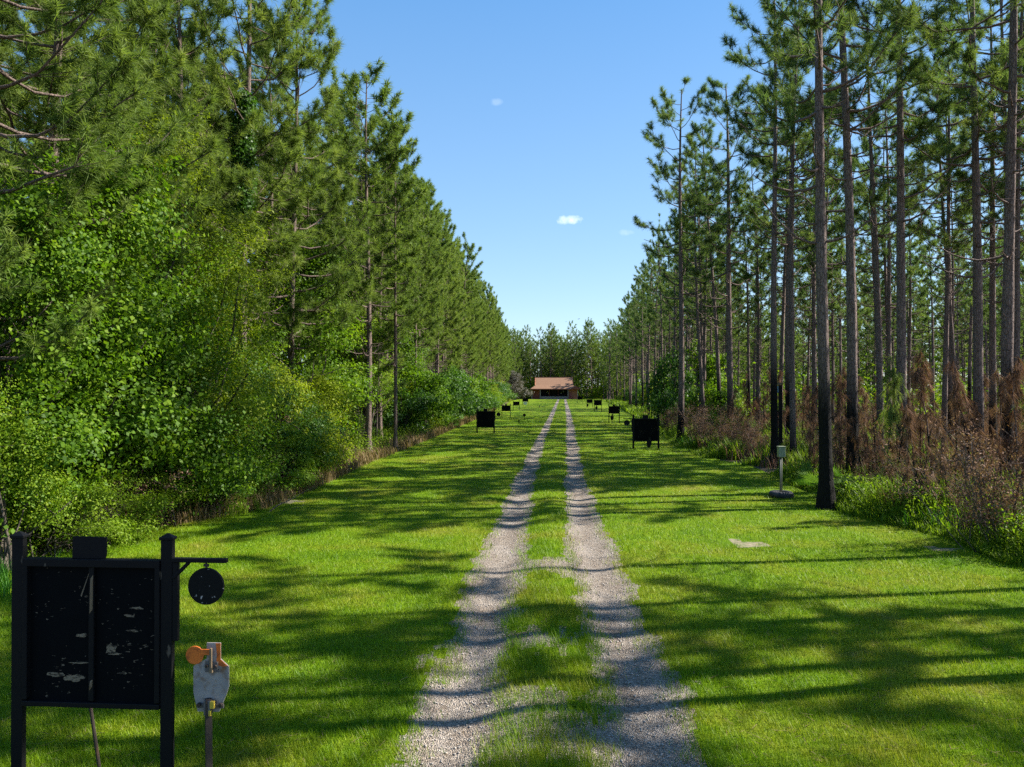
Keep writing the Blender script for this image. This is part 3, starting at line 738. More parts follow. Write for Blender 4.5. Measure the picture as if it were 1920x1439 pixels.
leafy(VINED, -40, 15.5, .95, 'bright vine-covered thicket cut by the frame edge above the board')
leafy(VINED2, 10, 14.0, .62, 'rounded green thicket beside the first post of the large board')
leafy(VINED, 330, 30, 1.05, 'shaded vine thicket filling the wood behind the laurel-like tree')
leafy(DARKB, 330, 20.4, .85, 'dark glossy shrub at the foot of the laurel-like tree')
leafy(DARKB, 490, 26.2, 1.05, 'dark evergreen shrub next to the bright yellow-green one')
leafy(GRNB, 455, 22.9, 1.0, 'small-leaved green shrub overhanging a dry grass verge')
leafy(YELB, 560, 27.5, 1.05, 'bright yellow-green shrub leaning out over the lawn before three pine trunks')
leafy(YELB, 575, 32, 1.0, 'tall yellow-green shrub in front of three bare pine trunks')
leafy(GRNB, 525, 24.4, .72, 'low rounded shrub by a patch of bare sand at the lawn edge')
leafy(GRNB, 545, 33, 1.9, 'tall bright green bush behind the yellow-green shrub')
leafy(DARKB, 640, 43, .8, 'dark shrub in shade just before three close pine trunks')
leafy(LOWB, 300, 18.6, .9, 'weedy low shrub under the vine thicket near the hanging gong')
leafy(LOWB, 180, 16.6, 1.0, 'weedy low shrub showing over the top rail of the board')
leafy(LOWB, 395, 20.6, .9, 'tufted low shrub with grassy stems at the lawn edge')
leafy(LOWB, 90, 15.2, .95, 'low weedy shrub behind the first post of the board')
for i in range(16):
    d = 16 + i * 3.3
    x = np.interp(d, *LE) - rnd.uniform(3.2, 7)
    rnd.choice([VINED, VINED2, DARKB, GRNB]).put((x, d), rnd.uniform(0, 6.28), rnd.uniform(.9, 1.5), 'shaded bush filling the inside of the dense wood', 'bushes inside the dense wood')
d = 52
while d < 205:
    x = np.interp(d, *LE) - rnd.uniform(.6, 2.4)
    rnd.choice(FARB).put((x, d), rnd.uniform(0, 6.28), rnd.uniform(.55, 1.15), 'leafy shrub in the line of shrubs along the sunlit lane edge', 'shrubs along the sunlit lane edge')
    d += 2.6 + d * .012
d = 56
while d < 200:
    x = np.interp(d, *RE) + rnd.uniform(3.2, 5.5)
    rnd.choice(FARB).put((x, d), rnd.uniform(0, 6.28), rnd.uniform(.5, 1.0), 'green shrub along the shaded far lane edge', 'shrubs along the shaded lane edge')
    d += 6 + d * .03
leafy(FARB[2], 1256, 62, (.8, .8, 1.35), 'dense dark green leafy tree behind the first pine with a charred foot')
leafy(FARB[0], 1325, 66, (1.0, 1.0, 1.6), 'bright green leafy tree glimpsed between the leaning pine and its neighbour')
leafy(FARB[0], 1350, 43, .42, 'small leafy green sprig above the brown thicket')
ROSY = leafkind('pale_tree', 'tree', 51, 8.0, 9.6, 12, 700, 16, .34, 'leafpale', None, 7, .1, .55, .4, .6)
leafy(ROSY, 965, 235, 1.0, 'round tree with pale rosy grey foliage beside the brown-roofed building')

# vine column on the tall pine
def vine():
    rng = np.random.default_rng(3); a = Acc(); n = 9000
    z = rng.uniform(10.3, 15.3, n); az = rng.uniform(0, 6.28, n); r = .16 + rng.random(n) ** 1.5 * (.25 + .22 * vn(z * 1.3, az * 1.2, 3))
    P = np.stack([r * np.cos(az), r * np.sin(az), z], 1)
    leaves(a, P, unit(np.stack([np.cos(az), np.sin(az), az * 0], 1)), .12, rng, rng.random(n) * .5, .8)
    o = link('climbing_vine', a.mesh('climbing_vine', M['leafd'])); x, y = at(455, 30); o.location = (x, y, 0)
    tag(o, 'dark ivy-like vine wrapped round the trunk of the tall open pine', 'vine')
vine()

# ------------------------------------------------------------ scorched understory, shaded side
SAPS = []
for i in range(5):
    st, nf = sapling(60 + i, 3.0 + .5 * i)
    SAPS.append(Kind('scorched_sapling', 'sapling', [('stem', st.mesh('sapling_stem', M['bark_s'], True)), ('foliage', nf.mesh('sapling_foliage', M['dead']))]))
TWIGS = []
for i in range(3):
    st, lf = twigs(70 + i, 1.6 + .3 * i)
    TWIGS.append(Kind('twiggy_bush', 'bush', [('stem', st.mesh('twig_stem', M['twig'])), ('foliage', lf.mesh('twig_foliage', M['dead']))]))
for i in range(72):
    y = 17 + 48 * rnd.random() ** 1.5; x = np.interp(y, *RE) + 1.9 + (.64 * y - 5) * rnd.random() ** 1.2
    rnd.choice(SAPS).put((x, y), rnd.uniform(0, 6.28), rnd.uniform(.6, 1.2), 'fire-browned pine sapling with drooping dead needles', 'scorched saplings under the pines', rx=rnd.gauss(0, .05), ry=rnd.gauss(0, .05))
for i in range(38):
    y = 22 + 50 * rnd.random() ** 1.2; x = np.interp(y, *RE) + 1.6 + (.6 * y - 6) * rnd.random() ** 1.4
    rnd.choice(TWIGS).put((x, y), rnd.uniform(0, 6.28), rnd.uniform(.7, 1.25), 'leafless brown twiggy bush under the pines', 'twiggy brown bushes under the pines')
for i in range(22):
    y = 17 + 13 * rnd.random(); x = np.interp(y, *RE) + .5 + 2.2 * rnd.random()
    rnd.choice(SAPS).put((x, y), rnd.uniform(0, 6.28), rnd.uniform(.5, .85), 'fire-browned pine sapling with drooping dead needles', 'scorched saplings under the pines', rx=rnd.gauss(0, .07), ry=rnd.gauss(0, .07))
for i in range(12):
    y = 15 + 22 * rnd.random(); x = np.interp(y, *LE) - .3 - 1.2 * rnd.random()
    rnd.choice(TWIGS).put((x, y), rnd.uniform(0, 6.28), rnd.uniform(.6, 1.1), 'dead twiggy scrub among the green shrubs of the sunlit edge', 'dead twigs along the sunlit edge')
for u, d, s, lb in [(1890, 15.6, 1.2, 'dense brown twiggy bush at the frame edge beside bare red soil'), (1840, 17.0, .8, 'thin twiggy brown bush just behind the dense one at the frame edge'),
                    (1345, 41, 1.25, 'big brown twiggy thicket beside the bright green clump'), (1385, 39, 1.2, 'brown twiggy thicket between the bright green clump and the box pole'),
                    (1415, 37, 1.0, 'rusty twiggy thicket nearest the box pole'), (1310, 47, 1.1, 'brown thicket behind the charred-footed pine at the lawn edge'),
                    (1262, 56, 1.1, 'brown reedy thicket behind the first board of the shaded row'), (1300, 52, 1.15, 'greyish thicket between charred-footed pine and leaning pine')]:
    rnd.choice(TWIGS).put(at(u, d), rnd.uniform(0, 6.28), s, lb)
PAL = []
for i in range(2):
    fr, st = palmetto(80 + i)
    PAL.append(Kind('palmetto', 'palmetto', [('frond', fr.mesh('palmetto_frond', M['palm'])), ('stem', st.mesh('palmetto_stem', M['palm']))]))
for u, d, s, lb in [(1536, 22.6, 1.05, 'spiky palmetto leaning out over the lawn behind the foot of the big charred pine'), (1580, 22.0, 1.05, 'green palmetto fan just behind the big charred pine'),
                    (1618, 22.0, .95, 'second palmetto fan, between the big charred pine and black saplings'), (1785, 19.4, .8, 'palmetto half hidden in green weeds near the twiggy bush'),
                    (840, 62, 1.3, 'palmetto fans spreading at the sunlit lawn edge')]:
    rnd.choice(PAL).put(at(u, d), rnd.uniform(0, 6.28), s, lb)
# burned bare saplings, black
for i, (u, v, h) in enumerate([(1715, 945, 2.6), (1730, 960, 1.9), (1743, 965, 2.0), (1672, 920, 2.3), (1630, 915, 2.4), (1818, 950, 2.2), (1860, 935, 2.8), (1645, 905, 2.9)]):
    a = Acc(); rng = np.random.default_rng(90 + i); s = np.linspace(0, 1, 7)[:, None]
    P = s * np.array([rng.normal(0, .25), rng.normal(0, .2), h]) + rng.normal(0, .05, (7, 3)) * s; P[0, 2] = -.1
    tube(a, P, .032 * (1 - .7 * s[:, 0]), 5)
    for j in range(6):
        b = P[rng.integers(2, 6)]; tube(a, [b, b + np.array([rng.normal(0, .25), rng.normal(0, .25), rng.uniform(.1, .5)])], [.010, .003], 3)
    o = link('burned_sapling', a.mesh('burned_sapling', M['bark_s'])); x, y = gp(u, v + 14); o.location = (x, y, 0)
    tag(o, 'charred leafless sapling pole at the grassy edge of the burned woods', 'sapling', 'charred sapling poles')
# green grassy clumps
def clump(seed, m, h, n, w=.012, spread=.35, lean=.55):
    rng = np.random.default_rng(seed); a = Acc(); b = np.stack([rng.normal(0, spread, 40), rng.normal(0, spread, 40), np.zeros(40)], 1)
    blades(a, b, n, h, w, rng, lean); return a.mesh('tall_grass_clump', M[m])
for u, d, s, m, lb in [(1372, 38.5, 1.6, 'lush', 'vivid green feathery clump before the brown thicket'), (1300, 44, 1.3, 'lush', 'bright green weedy clump at the foot of the charred-footed pine'),
                       (1790, 18.2, 1.2, 'lush', 'thick green grass clump close to the twiggy bush'), (1545, 31, 1.9, 'weed', 'tall green clump behind the box pole and tyre'),
                       (1520, 28, 1.5, 'weed', 'leafy green clump between the box pole and the big charred pine'), (428, 20.6, 1.0, 'weed', 'wispy grass tuft below the small-leaved green shrub'),
                       (4, 12.5, 1.1, 'lush', 'bright green grass tuft beside the large board at the frame edge')]:
    o = link('tall_grass_clump', clump(int(u), m, .55, 420)); x, y = at(u, d); o.location = (x, y, 0); o.scale = (s, s, s)
    tag(o, lb, 'grass clump')
# green pine seedlings
for u, d, h, lb in [(1690, 27, 4.6, 'small green pine seedling with upright candles before a grey trunk'), (1660, 24, 3.0, 'small green pine seedling beside the tall grey-barked pine'),
                    (1905, 24, 3.6, 'small green pine seedling at the frame edge among brown saplings')]:
    st, nf = sapling(int(u), h); k = Kind('pine_seedling', 'seedling', [('stem', st.mesh('seedling_stem', M['stem'])), ('foliage', nf.mesh('seedling_foliage', M['needle']))])
    k.put(at(u, d), 0, 1.0, lb)

def ground_cover():
    rng = np.random.default_rng(8)
    def blades_np(x, y, h, w, c):
        n = len(x); az = rng.uniform(0, 6.28, n); le = rng.uniform(.1, .8, n) * h
        b = np.stack([x, y, np.full(n, -.05)], 1); sd = np.stack([-np.sin(az), np.cos(az), 0 * az], 1) * w[:, None] * .5
        dx = np.stack([np.cos(az) * le, np.sin(az) * le, 0 * az], 1); up = np.array([[0, 0, 1.]]) * h[:, None]
        v = np.stack([b - sd, b + sd, b + dx * .35 + up * .62 + sd * .8, b + dx * .35 + up * .62 - sd * .8, b + dx + up], 1).reshape(-1, 3)
        i = np.arange(n)[:, None] * 5
        return v, np.concatenate([i + 3, i + 2, i + 4], 1), np.concatenate([i, i + 1, i + 2, i + 3], 1), np.repeat(c, 5)
    # shaded side: fresh green weeds towards the lawn
    A = Acc(); N = 60000; y = 14 + 50 * rng.random(N) ** 1.6; e = np.interp(y, *RE); x = e - .3 + (.1 + .34 * y * rng.random(N)) * rng.random(N) ** 1.0
    dn = fbm(x * .5, y * .5, 61); k = dn > .44; x, y, dn, e = x[k], y[k], dn[k], e[k]
    h = rng.uniform(.3, 1.25, len(x)) * (.35 + 1.1 * dn) * np.clip((x - e) * .6 + .3, .25, 1); A.add(*[q for q in blades_np(x, y, h, .010 + y * .0010, rng.random(len(x)))])
    n = 52000; y = 15 + 40 * rng.random(n) ** 1.7; e = np.interp(y, *RE); x = e + (.1 + .30 * y) * rng.random(n) ** 1.3; dn = fbm(x * .5, y * .5, 61); k = dn > .52; x, y, dn = x[k], y[k], dn[k]
    leaves(A, np.stack([x, y, rng.random(len(x)) ** 1.2 * (.25 + 1.1 * dn)], 1), unit(rng.normal(size=(len(x), 3))), .085, rng, rng.random(len(x)), .45)
    tag(link('green_undergrowth', A.mesh('green_undergrowth', M['weed'])), 'fresh green weeds under the burned pines', 'undergrowth', kind='stuff')
    A = Acc(); N = 26000; y = 62 + 150 * rng.random(N); e = np.interp(y, *RE); x = e - .6 + rng.random(N) * 7; h = rng.uniform(.3, 1.1, N) * (.3 + fbm(x * .4, y * .2, 62)); A.add(*[q for q in blades_np(x, y, h, .03 + y * .0012, rng.random(N))])
    tag(link('far_verge_grass', A.mesh('far_verge_grass', M['weed'])), 'green and tan grass at the foot of the far shaded pines', 'grass', kind='stuff')
    A = Acc(); N = 50000; y = 20 + 75 * rng.random(N) ** 1.4; e = np.interp(y, *RE); x = e + .6 + (.62 * y - 4) * rng.random(N)
    h = rng.uniform(.3, 1.15, N) * (.3 + fbm(x * .35, y * .35, 63)); A.add(*[q for q in blades_np(x, y, h, .010 + y * .0010, rng.random(N))])
    tag(link('scorched_undergrowth', A.mesh('scorched_undergrowth', M['dead'])), 'rust-brown scorched undergrowth between the pine trunks', 'undergrowth', kind='stuff')
    # sunlit side: straw and weeds at the wood's foot
    A = Acc(); N = 26000; y = 13 + 110 * rng.random(N) ** 1.7; x = np.interp(y, *LE) + .35 - 1.9 * rng.random(N)
    h = rng.uniform(.15, .75, N) * (.3 + fbm(x * .7, y * .5, 65)); A.add(*[q for q in blades_np(x, y, h, .007 + y * .0007, rng.random(N))])
    tag(link('dry_verge_grass', A.mesh('dry_verge_grass', M['dry'])), 'straw-coloured grass at the foot of the green wood', 'grass', kind='stuff')
    A = Acc(); n = 60000; y = 13 + 120 * rng.random(n) ** 1.8; x = np.interp(y, *LE) - .2 - 3.2 * rng.random(n); dn = fbm(x * .6, y * .5, 67); k = dn > .38; x, y, dn = x[k], y[k], dn[k]
    leaves(A, np.stack([x, y, rng.random(len(x)) ** 1.1 * (.2 + 1.3 * dn)], 1), unit(rng.normal(size=(len(x), 3))), .10, rng, rng.random(len(x)), .5)
    tag(link('verge_weeds', A.mesh('verge_weeds', M['weed'])), 'leafy weeds at the foot of the green wood', 'weeds', kind='stuff')
ground_cover()

# ------------------------------------------------------------ target boards
def board(u, d, W, H, leg, label, arm=0, top=True, rz=0, full=False, group='black target boards along the lane', mast=.18, sink=0.):
    """two square posts carrying a black panel; W outer width, H panel height, leg clear height under the panel"""
    x, y = at(u, d); r = empty('target_board', (x, y, -sink), rz, label, 'target board', group)
    p = .108 * W / 1.5; pd = p * .52; h = W / 2 - p / 2; z0, z1 = leg, leg + H
    for s in (-1, 1):
        po = solid('post', [('box', (s * h, 0, (z1 + mast - .2) / 2), (p, pd, z1 + mast + .2))], M['black'], r)
        solid('post_cap', [('mesh', [(s * h + a * p * .6, b * (pd * .5 + .012), z1 + mast) for a, b in ((-1, -1), (1, -1), (1, 1), (-1, 1))] + [(s * h + a * p * .6, b * (pd * .5 + .012), z1 + mast + .022) for a, b in ((-1, -1), (1, -1), (1, 1), (-1, 1))] + [(s * h, 0, z1 + mast + .06)],
                           [(3, 2, 1, 0), (0, 1, 5, 4), (1, 2, 6, 5), (2, 3, 7, 6), (3, 0, 4, 7), (4, 5, 8), (5, 6, 8), (6, 7, 8), (7, 4, 8)])], M['black'], po, .003)
    iw = W - 2 * p
    solid('top_rail', [('box', (0, -.005, z1 - .03), (iw - .004, .075, .07))], M['black'], r)
    solid('bottom_rail', [('box', (0, -.005, z0 + .02), (iw - .004, .075, .045))], M['black'], r)
    if full:
        for s in (-1, 1): solid('side_rail', [('box', (s * (iw / 2 - .025), -.004, (z0 + z1) / 2 - .005), (.045, .072, H - .115))], M['black'], r)
        st = solid('centre_stile', [('box', (.0, -.012, (z0 + z1) / 2 - .005), (.048, .03, H - .115))], M['black'], r)
        for zz, l, a in ((z1 - .30, .34, .02), (z0 + .19, .10, -.05)):
            solid('splinter', [('mesh', [(-.012, -.030, zz - l / 2), (.016, -.030, zz - l / 2 + .04), (.020, -.031, zz + l / 2), (-.004, -.031, zz + l * .4), (.0, -.045, zz)], [(0, 1, 4), (1, 2, 4), (2, 3, 4), (3, 0, 4), (0, 3, 2, 1)])], M['rawwood'], st, 0)
        solid('splinter', [('mesh', [(-.02, -.03, z1 - .12), (-.012, -.032, z1 - .11), (-.075, -.045, z1 - .32), (-.085, -.042, z1 - .31)], [(0, 1, 2, 3)])], M['rawwood'], st, 0)
        hw = iw / 2
        pans = []
        for s in (-1, 1):
            pans += [solid('panel', [('box', (s * (hw / 2 + .0005), .018, (z0 + z1) / 2 - .005), (hw - .003, .018, H - .03))], M['panel'], r, .002)]
        cr = random.Random(4)
        for si, cx, cz, rx_, rz_ in ((0, -.325, .262, .10, .028), (0, -.175, .235, .095, .036), (0, -.10, .61, .06, .018), (1, .165, .50, .055, .060), (1, .20, .455, .07, .012), (0, -.13, .37, .09, .008), (1, .27, .29, .055, .012), (1, .40, .86, .07, .012), (1, .33, .79, .06, .014), (1, .36, .66, .05, .010)):
            n = 15; pts = []
            for q in range(n):
                t = q / n * 6.283; k_ = cr.uniform(.55, 1.15); pts.append((cx + rx_ * k_ * math.cos(t), z0 + cz + rz_ * k_ * math.sin(t)))
            solid('bare_wood_patch', [('poly', pts, .0065, .0090)], M['barewood'], pans[si], 0)
    else:
        solid('panel', [('box', (0, .018, (z0 + z1) / 2), (iw - .004, .018, H - .03))], M['panel'], r, .002)
    if top:
        t = .32 * W / 1.5; cx = -.02 * W
        solid('top_plate', [('poly', [(cx - t / 2, z1 + .006), (cx + t / 2 - .01, z1 + .006), (cx + t / 2, z1 + t * .2), (cx + t / 2, z1 + t * .62), (cx - t / 2 + .006, z1 + t * .64)], -.012, .004)], M['black'], r, .002)
    solid('prop', [('cyl', (-.02, .16, -.1), (-.06, .045, z0 + .05), .016, .014, 8)], M['iron'], r, 0)
    if arm:
        az = z1 + .01 if full else z1 - .02; L = .50 * W / 1.5; x0 = arm * W / 2
        a = solid('arm', [('box', (x0 + arm * (L / 2 + .001), -.02, az), (L, .05, .038))], M['black'], r)
        q = L * .32
        solid('brace', [('box', (x0 + arm * q / 2, -.02, az - q / 2 - .012), (q * 1.25, .03, .03), Matrix.Rotation(-arm * R(45), 3, 'Y'))], M['black'], a)
        solid('back_strap', [('box', (x0 + arm * .028, -.01, az - .37 * W / 1.5), (.05, .04, .70 * W / 1.5))], M['black'], r)
        gx, rr = x0 + arm * L * .62, .163 * W / 1.5
        c, s_ = math.cos(rz), math.sin(rz)
        g = empty('steel_gong', (x + gx * c + .02 * s_, y + gx * s_ - .02 * c, az - .065 - rr), rz, label.split(',')[0].replace('target board', 'board') if 0 else None, 'gong', None)
        solid('disc', [('cyl', (0, -.012, 0), (0, .012, 0), rr, rr, 48)], M['gongp'], g, .003)
        solid('hook', [('cyl', (0, 0, rr - .01), (0, 0, rr + .05), .009, .009, 8), ('cyl', (-.022, 0, rr + .022), (.022, 0, rr + .022), .012, .012, 8)], M['iron'], g, 0)
        return r, g
    return r, None
b, g = board(176, 6.55, 1.46, 1.282, .64, 'large weathered black target board, two panels flaked with bullet marks, with a gong arm', 1, True, 0, True)
tag(g, 'round black steel gong with pale pock marks hanging from the large weathered board', 'gong')
b, g = board(910.5, 57.5, 1.42, 1.24, .47, 'black target board with a side gong, nearest of the far boards by the sunlit wood', 1)
tag(g, 'small black gong hanging off the second board on the sunlit side', 'gong')
board(949, 88.5, 1.08, .68, .80, 'small black target board on long legs, second of the far boards by the sunlit wood')
board(968, 121, 1.06, .60, .78, 'small black target board on long legs, third of the far boards by the sunlit wood', 0, False)
board(985, 158, 1.25, .75, .78, 'farthest black target board by the sunlit wood, a grey plate hanging under it', 0, False)
b, g = board(1211, 42.4, 1.52, 1.28, .46, 'large black target board with a gong, nearest of the boards in the shaded row', -1)
tag(g, 'black steel gong hung on the arm towards the gravel track', 'gong')
board(1151.5, 73.2, 1.10, .72, 1.02, 'small long-legged black target board just up the lane from the large shaded-row one')
board(1121, 111, 1.16, .78, 1.0, 'small black target board third along the shaded row', 0, False)
board(1105.5, 138, 1.10, .66, .85, 'tiny black target board fourth along the shaded row', 0, False)
board(1087.5, 182, 1.18, .70, .85, 'tiny farthest black target board beside the brown-roofed building corner', 0, False)
for u, d, z, s, m, lb in [(985, 157.6, .35, 1.0, 'white', 'pale grey plate hanging low under the farthest sunlit-side board'), ]:
    x, y = at(u, d); o = solid('steel_plate', [('poly', [(-.26, 0), (.26, 0), (.40, .18), (.40, .62), (-.40, .62), (-.40, .18)], -.01, .01)], M[m]); o.location = (x, y - .1, .12)
    tag(o, lb, 'steel plate')

def silhouette(u, d, ztop, sc, label, big=False, rz=0):
    """upright steel figure plate bolted to a stake"""
    x, y = at(u, d); r = empty('steel_silhouette', (x, y, 0), rz, label, 'steel target'); k = sc
    z = ztop
    out = [(-.042, 0), (-.042, -.145), (-.165, -.215), (-.165, -.455), (-.125, -.63), (.075, -.63), (.14, -.475), (.165, -.40), (.165, -.215), (.087, -.145), (.087, 0)]
    P = [(a * k, z + b * k) for a, b in out]
    pl = solid('plate', [('poly', P, -.006, .006)], M['steel'] if big else M['black'], r, .002)
    solid('stake', [('cyl', (0, .03 if not big else -.035, -.2), (-.012 if big else 0, .03 if not big else -.032, z - .50 * k), (.040 if big else .024) * k, (.040 if big else .022) * k, 4 if big else 8)], M['iron'], r, .003)
    if big:
        solid('clamp', [('box', (-.012, -.035, z - .548), (.062, .050, .125))], M['bracket'], r, .004)
        solid('clamp_paint', [('box', (.032, -.052, z - .520), (.038, .028, .062)), ('box', (.014, -.058, z - .590), (.022, .020, .050))], M['yellow'], r, .004)
        cb = solid('cross_bar', [('box', (0, -.016, z - .545), (.235, .018, .036))], M['bracket'], r, .003)
        for s in (-1, 1): solid('bolt', [('cyl', (s * .095, -.048, z - .530), (s * .095, -.02, z - .530), .019, .019, 6)], M['iron'], cb, .002)
        hb = solid('hinge_bracket', [('box', (.008, -.014, z - .205), (.115, .014, .088))], M['bracket'], r, .003)
        for s in (-1, 1): solid('bolt', [('cyl', (.008 + s * .040, -.042, z - .195), (.008 + s * .040, -.018, z - .195), .013, .013, 6)], M['iron'], hb, .002)
        solid('pivot_rod', [('box', (.012, -.040, z - .125), (.020, .022, .18)), ('box', (.014, -.038, z - .225), (.028, .024, .05))], M['rawwood'], r, .004)
        fl = solid('flapper', [('cyl', (-.140, -.022, z - .105), (-.140, -.010, z - .105), .079, .079, 40)], M['orange'], r, .002)
        solid('flapper_arm', [('box', (-.035, -.024, z - .075), (.095, .010, .050))], M['orange'], fl, .002)
        solid('paint_patch', [('poly', [(.040, z - .004), (.085, z - .004), (.085, z - .146), (.150, z - .20), (.10, z - .205), (.045, z - .19), (.052, z - .10)], -.0085, -.0065)], M['orange'], pl, 0)
    else:
        solid('stake_foot', [('box', (0, .03, .02), (.16 * k, .16 * k, .04))], M['iron'], r, .003)
    return r
silhouette(398, 6.55, 3.41 + (730 - 1204) / F * 6.55, .955, 'grey rusty steel silhouette plate with orange disc, clamped on a stake beside the large board', True, R(2))
silhouette(1217, 41.6, .72, .85, 'dark steel silhouette standing under the nearest shaded-row board')
silhouette(1147.5, 72.6, .98, .95, 'dark steel silhouette between the legs of the second shaded-row board')
silhouette(1118, 110, 1.0, .95, 'dark steel silhouette between the legs of the third shaded-row board')
silhouette(1102, 137, .8, .95, 'small dark silhouette under the fourth shaded-row board')
def stake(u, v, h, label, head=True):
    x, y = gp(u, v); r = empty('stake_target', (x, y, 0), 0, label, 'stake target')
    if head:
        solid('stake', [('cyl', (0, 0, -.1), (0, 0, h), .03, .03, 8)], M['iron'], r, 0)
        solid('head', [('cyl', (0, -.02, h), (0, .02, h), .17, .17, 24)], M['black'], r, .005)
    else:
        solid('stake', [('cyl', (0, 0, -.1), (0, 0, h * .3), .05, .05, 8)], M['iron'], r, 0)
        solid('head', [('box', (0, 0, h * .62), (.13, .05, h * .76))], M['black'], r, .01)
    return r
stake(983, 787, .50, 'thin stake with a small round black head standing in the lawn')
stake(973, 794, .26 * 1.4, 'short black stub target low in the lawn before the round-headed stake', False)
stake(1011.5, 765, .42, 'tiny dark stub target far up the lawn before the building', False)

# ------------------------------------------------------------ box on a pole in a tyre, post with blue panel
x, y = gp(1464, 933)
t = empty('old_tyre', (x, y, 0), 0, 'black tyre lying flat on the lawn round the foot of the box pole', 'tyre')
solid('tread', [('torus', (0, 0, .105), .265, .108)], M['rubber'], t, 0, True)
solid('bead', [('torus', (.03, .0, .058), .30, .06)], M['rubber'], t, 0, True)
r = empty('box_post', (x, y, 0), R(8), 'pale green metal box on a slim twin pole standing in a tyre', 'post box')
solid('pole', [('cyl', (-.022, 0, -.1), (-.022, 0, 1.28), .024, .024, 10), ('cyl', (.035, .02, .0), (.035, .02, 1.24), .017, .017, 8)], M['pole'], r, 0, True)
bx = solid('box', [('box', (0, -.02, 1.43), (.21, .16, .31))], M['boxgreen'], r, .012)
solid('lid', [('box', (0, -.02, 1.60), (.235, .19, .03))], M['boxgreen'], bx, .006)
solid('concrete_fill', [('cyl', (0, 0, .0), (0, 0, .09), .17, .15, 20)], M['greywall'], r, .01)
x, y = at(1463, 35.0)
r = empty('square_post', (x, y, 0), 0, 'black square post with a small pale blue panel near its top, among burned trunks', 'post')
solid('post', [('box', (0, 0, 1.75), (.15, .15, 3.7))], M['black'], r, .01)
solid('blue_panel', [('box', (-.14, .03, 3.40), (.16, .03, .30))], M['bluesign'], r, .004)
solid('cap_board', [('box', (-.01, 0, 3.66), (.24, .22, .10))], M['rawwood'], r, .006)

# sticks lying on the bare soil at the frame edge and by the shrubs
for i, (u, d, L, az, lb) in enumerate([(1860, 16.6, 1.9, .1, 'long fallen stick on red bare soil beside the twiggy bush'), (1560, 22.3, .9, .9, 'thin fallen stick lying at the foot of the big charred pine'),
                                       (505, 20.6, 1.3, .7, 'pale fallen stick leaning out of the shrubs over the lawn edge')]):
    a = Acc(); s = np.linspace(0, 1, 6)[:, None]; rng = np.random.default_rng(i)
    tube(a, np.array([0, 0, .03]) + s * np.array([L * math.cos(az), L * math.sin(az), .04 if i != 2 else .6]) + rng.normal(0, .02, (6, 3)), .022 * (1.1 - s[:, 0]), 5)
    for j in range(3): tube(a, [np.array([L * math.cos(az), L * math.sin(az), .1]) * (.3 + .2 * j), np.array([L * math.cos(az), L * math.sin(az), .1]) * (.45 + .2 * j) + rng.normal(0, .12, 3) * [1, 1, .3]], [.010, .003], 3)
    o = link('fallen_stick', a.mesh('fallen_stick', M['twig'])); xx, yy = at(u, d); o.location = (xx, yy, 0); tag(o, lb, 'stick')

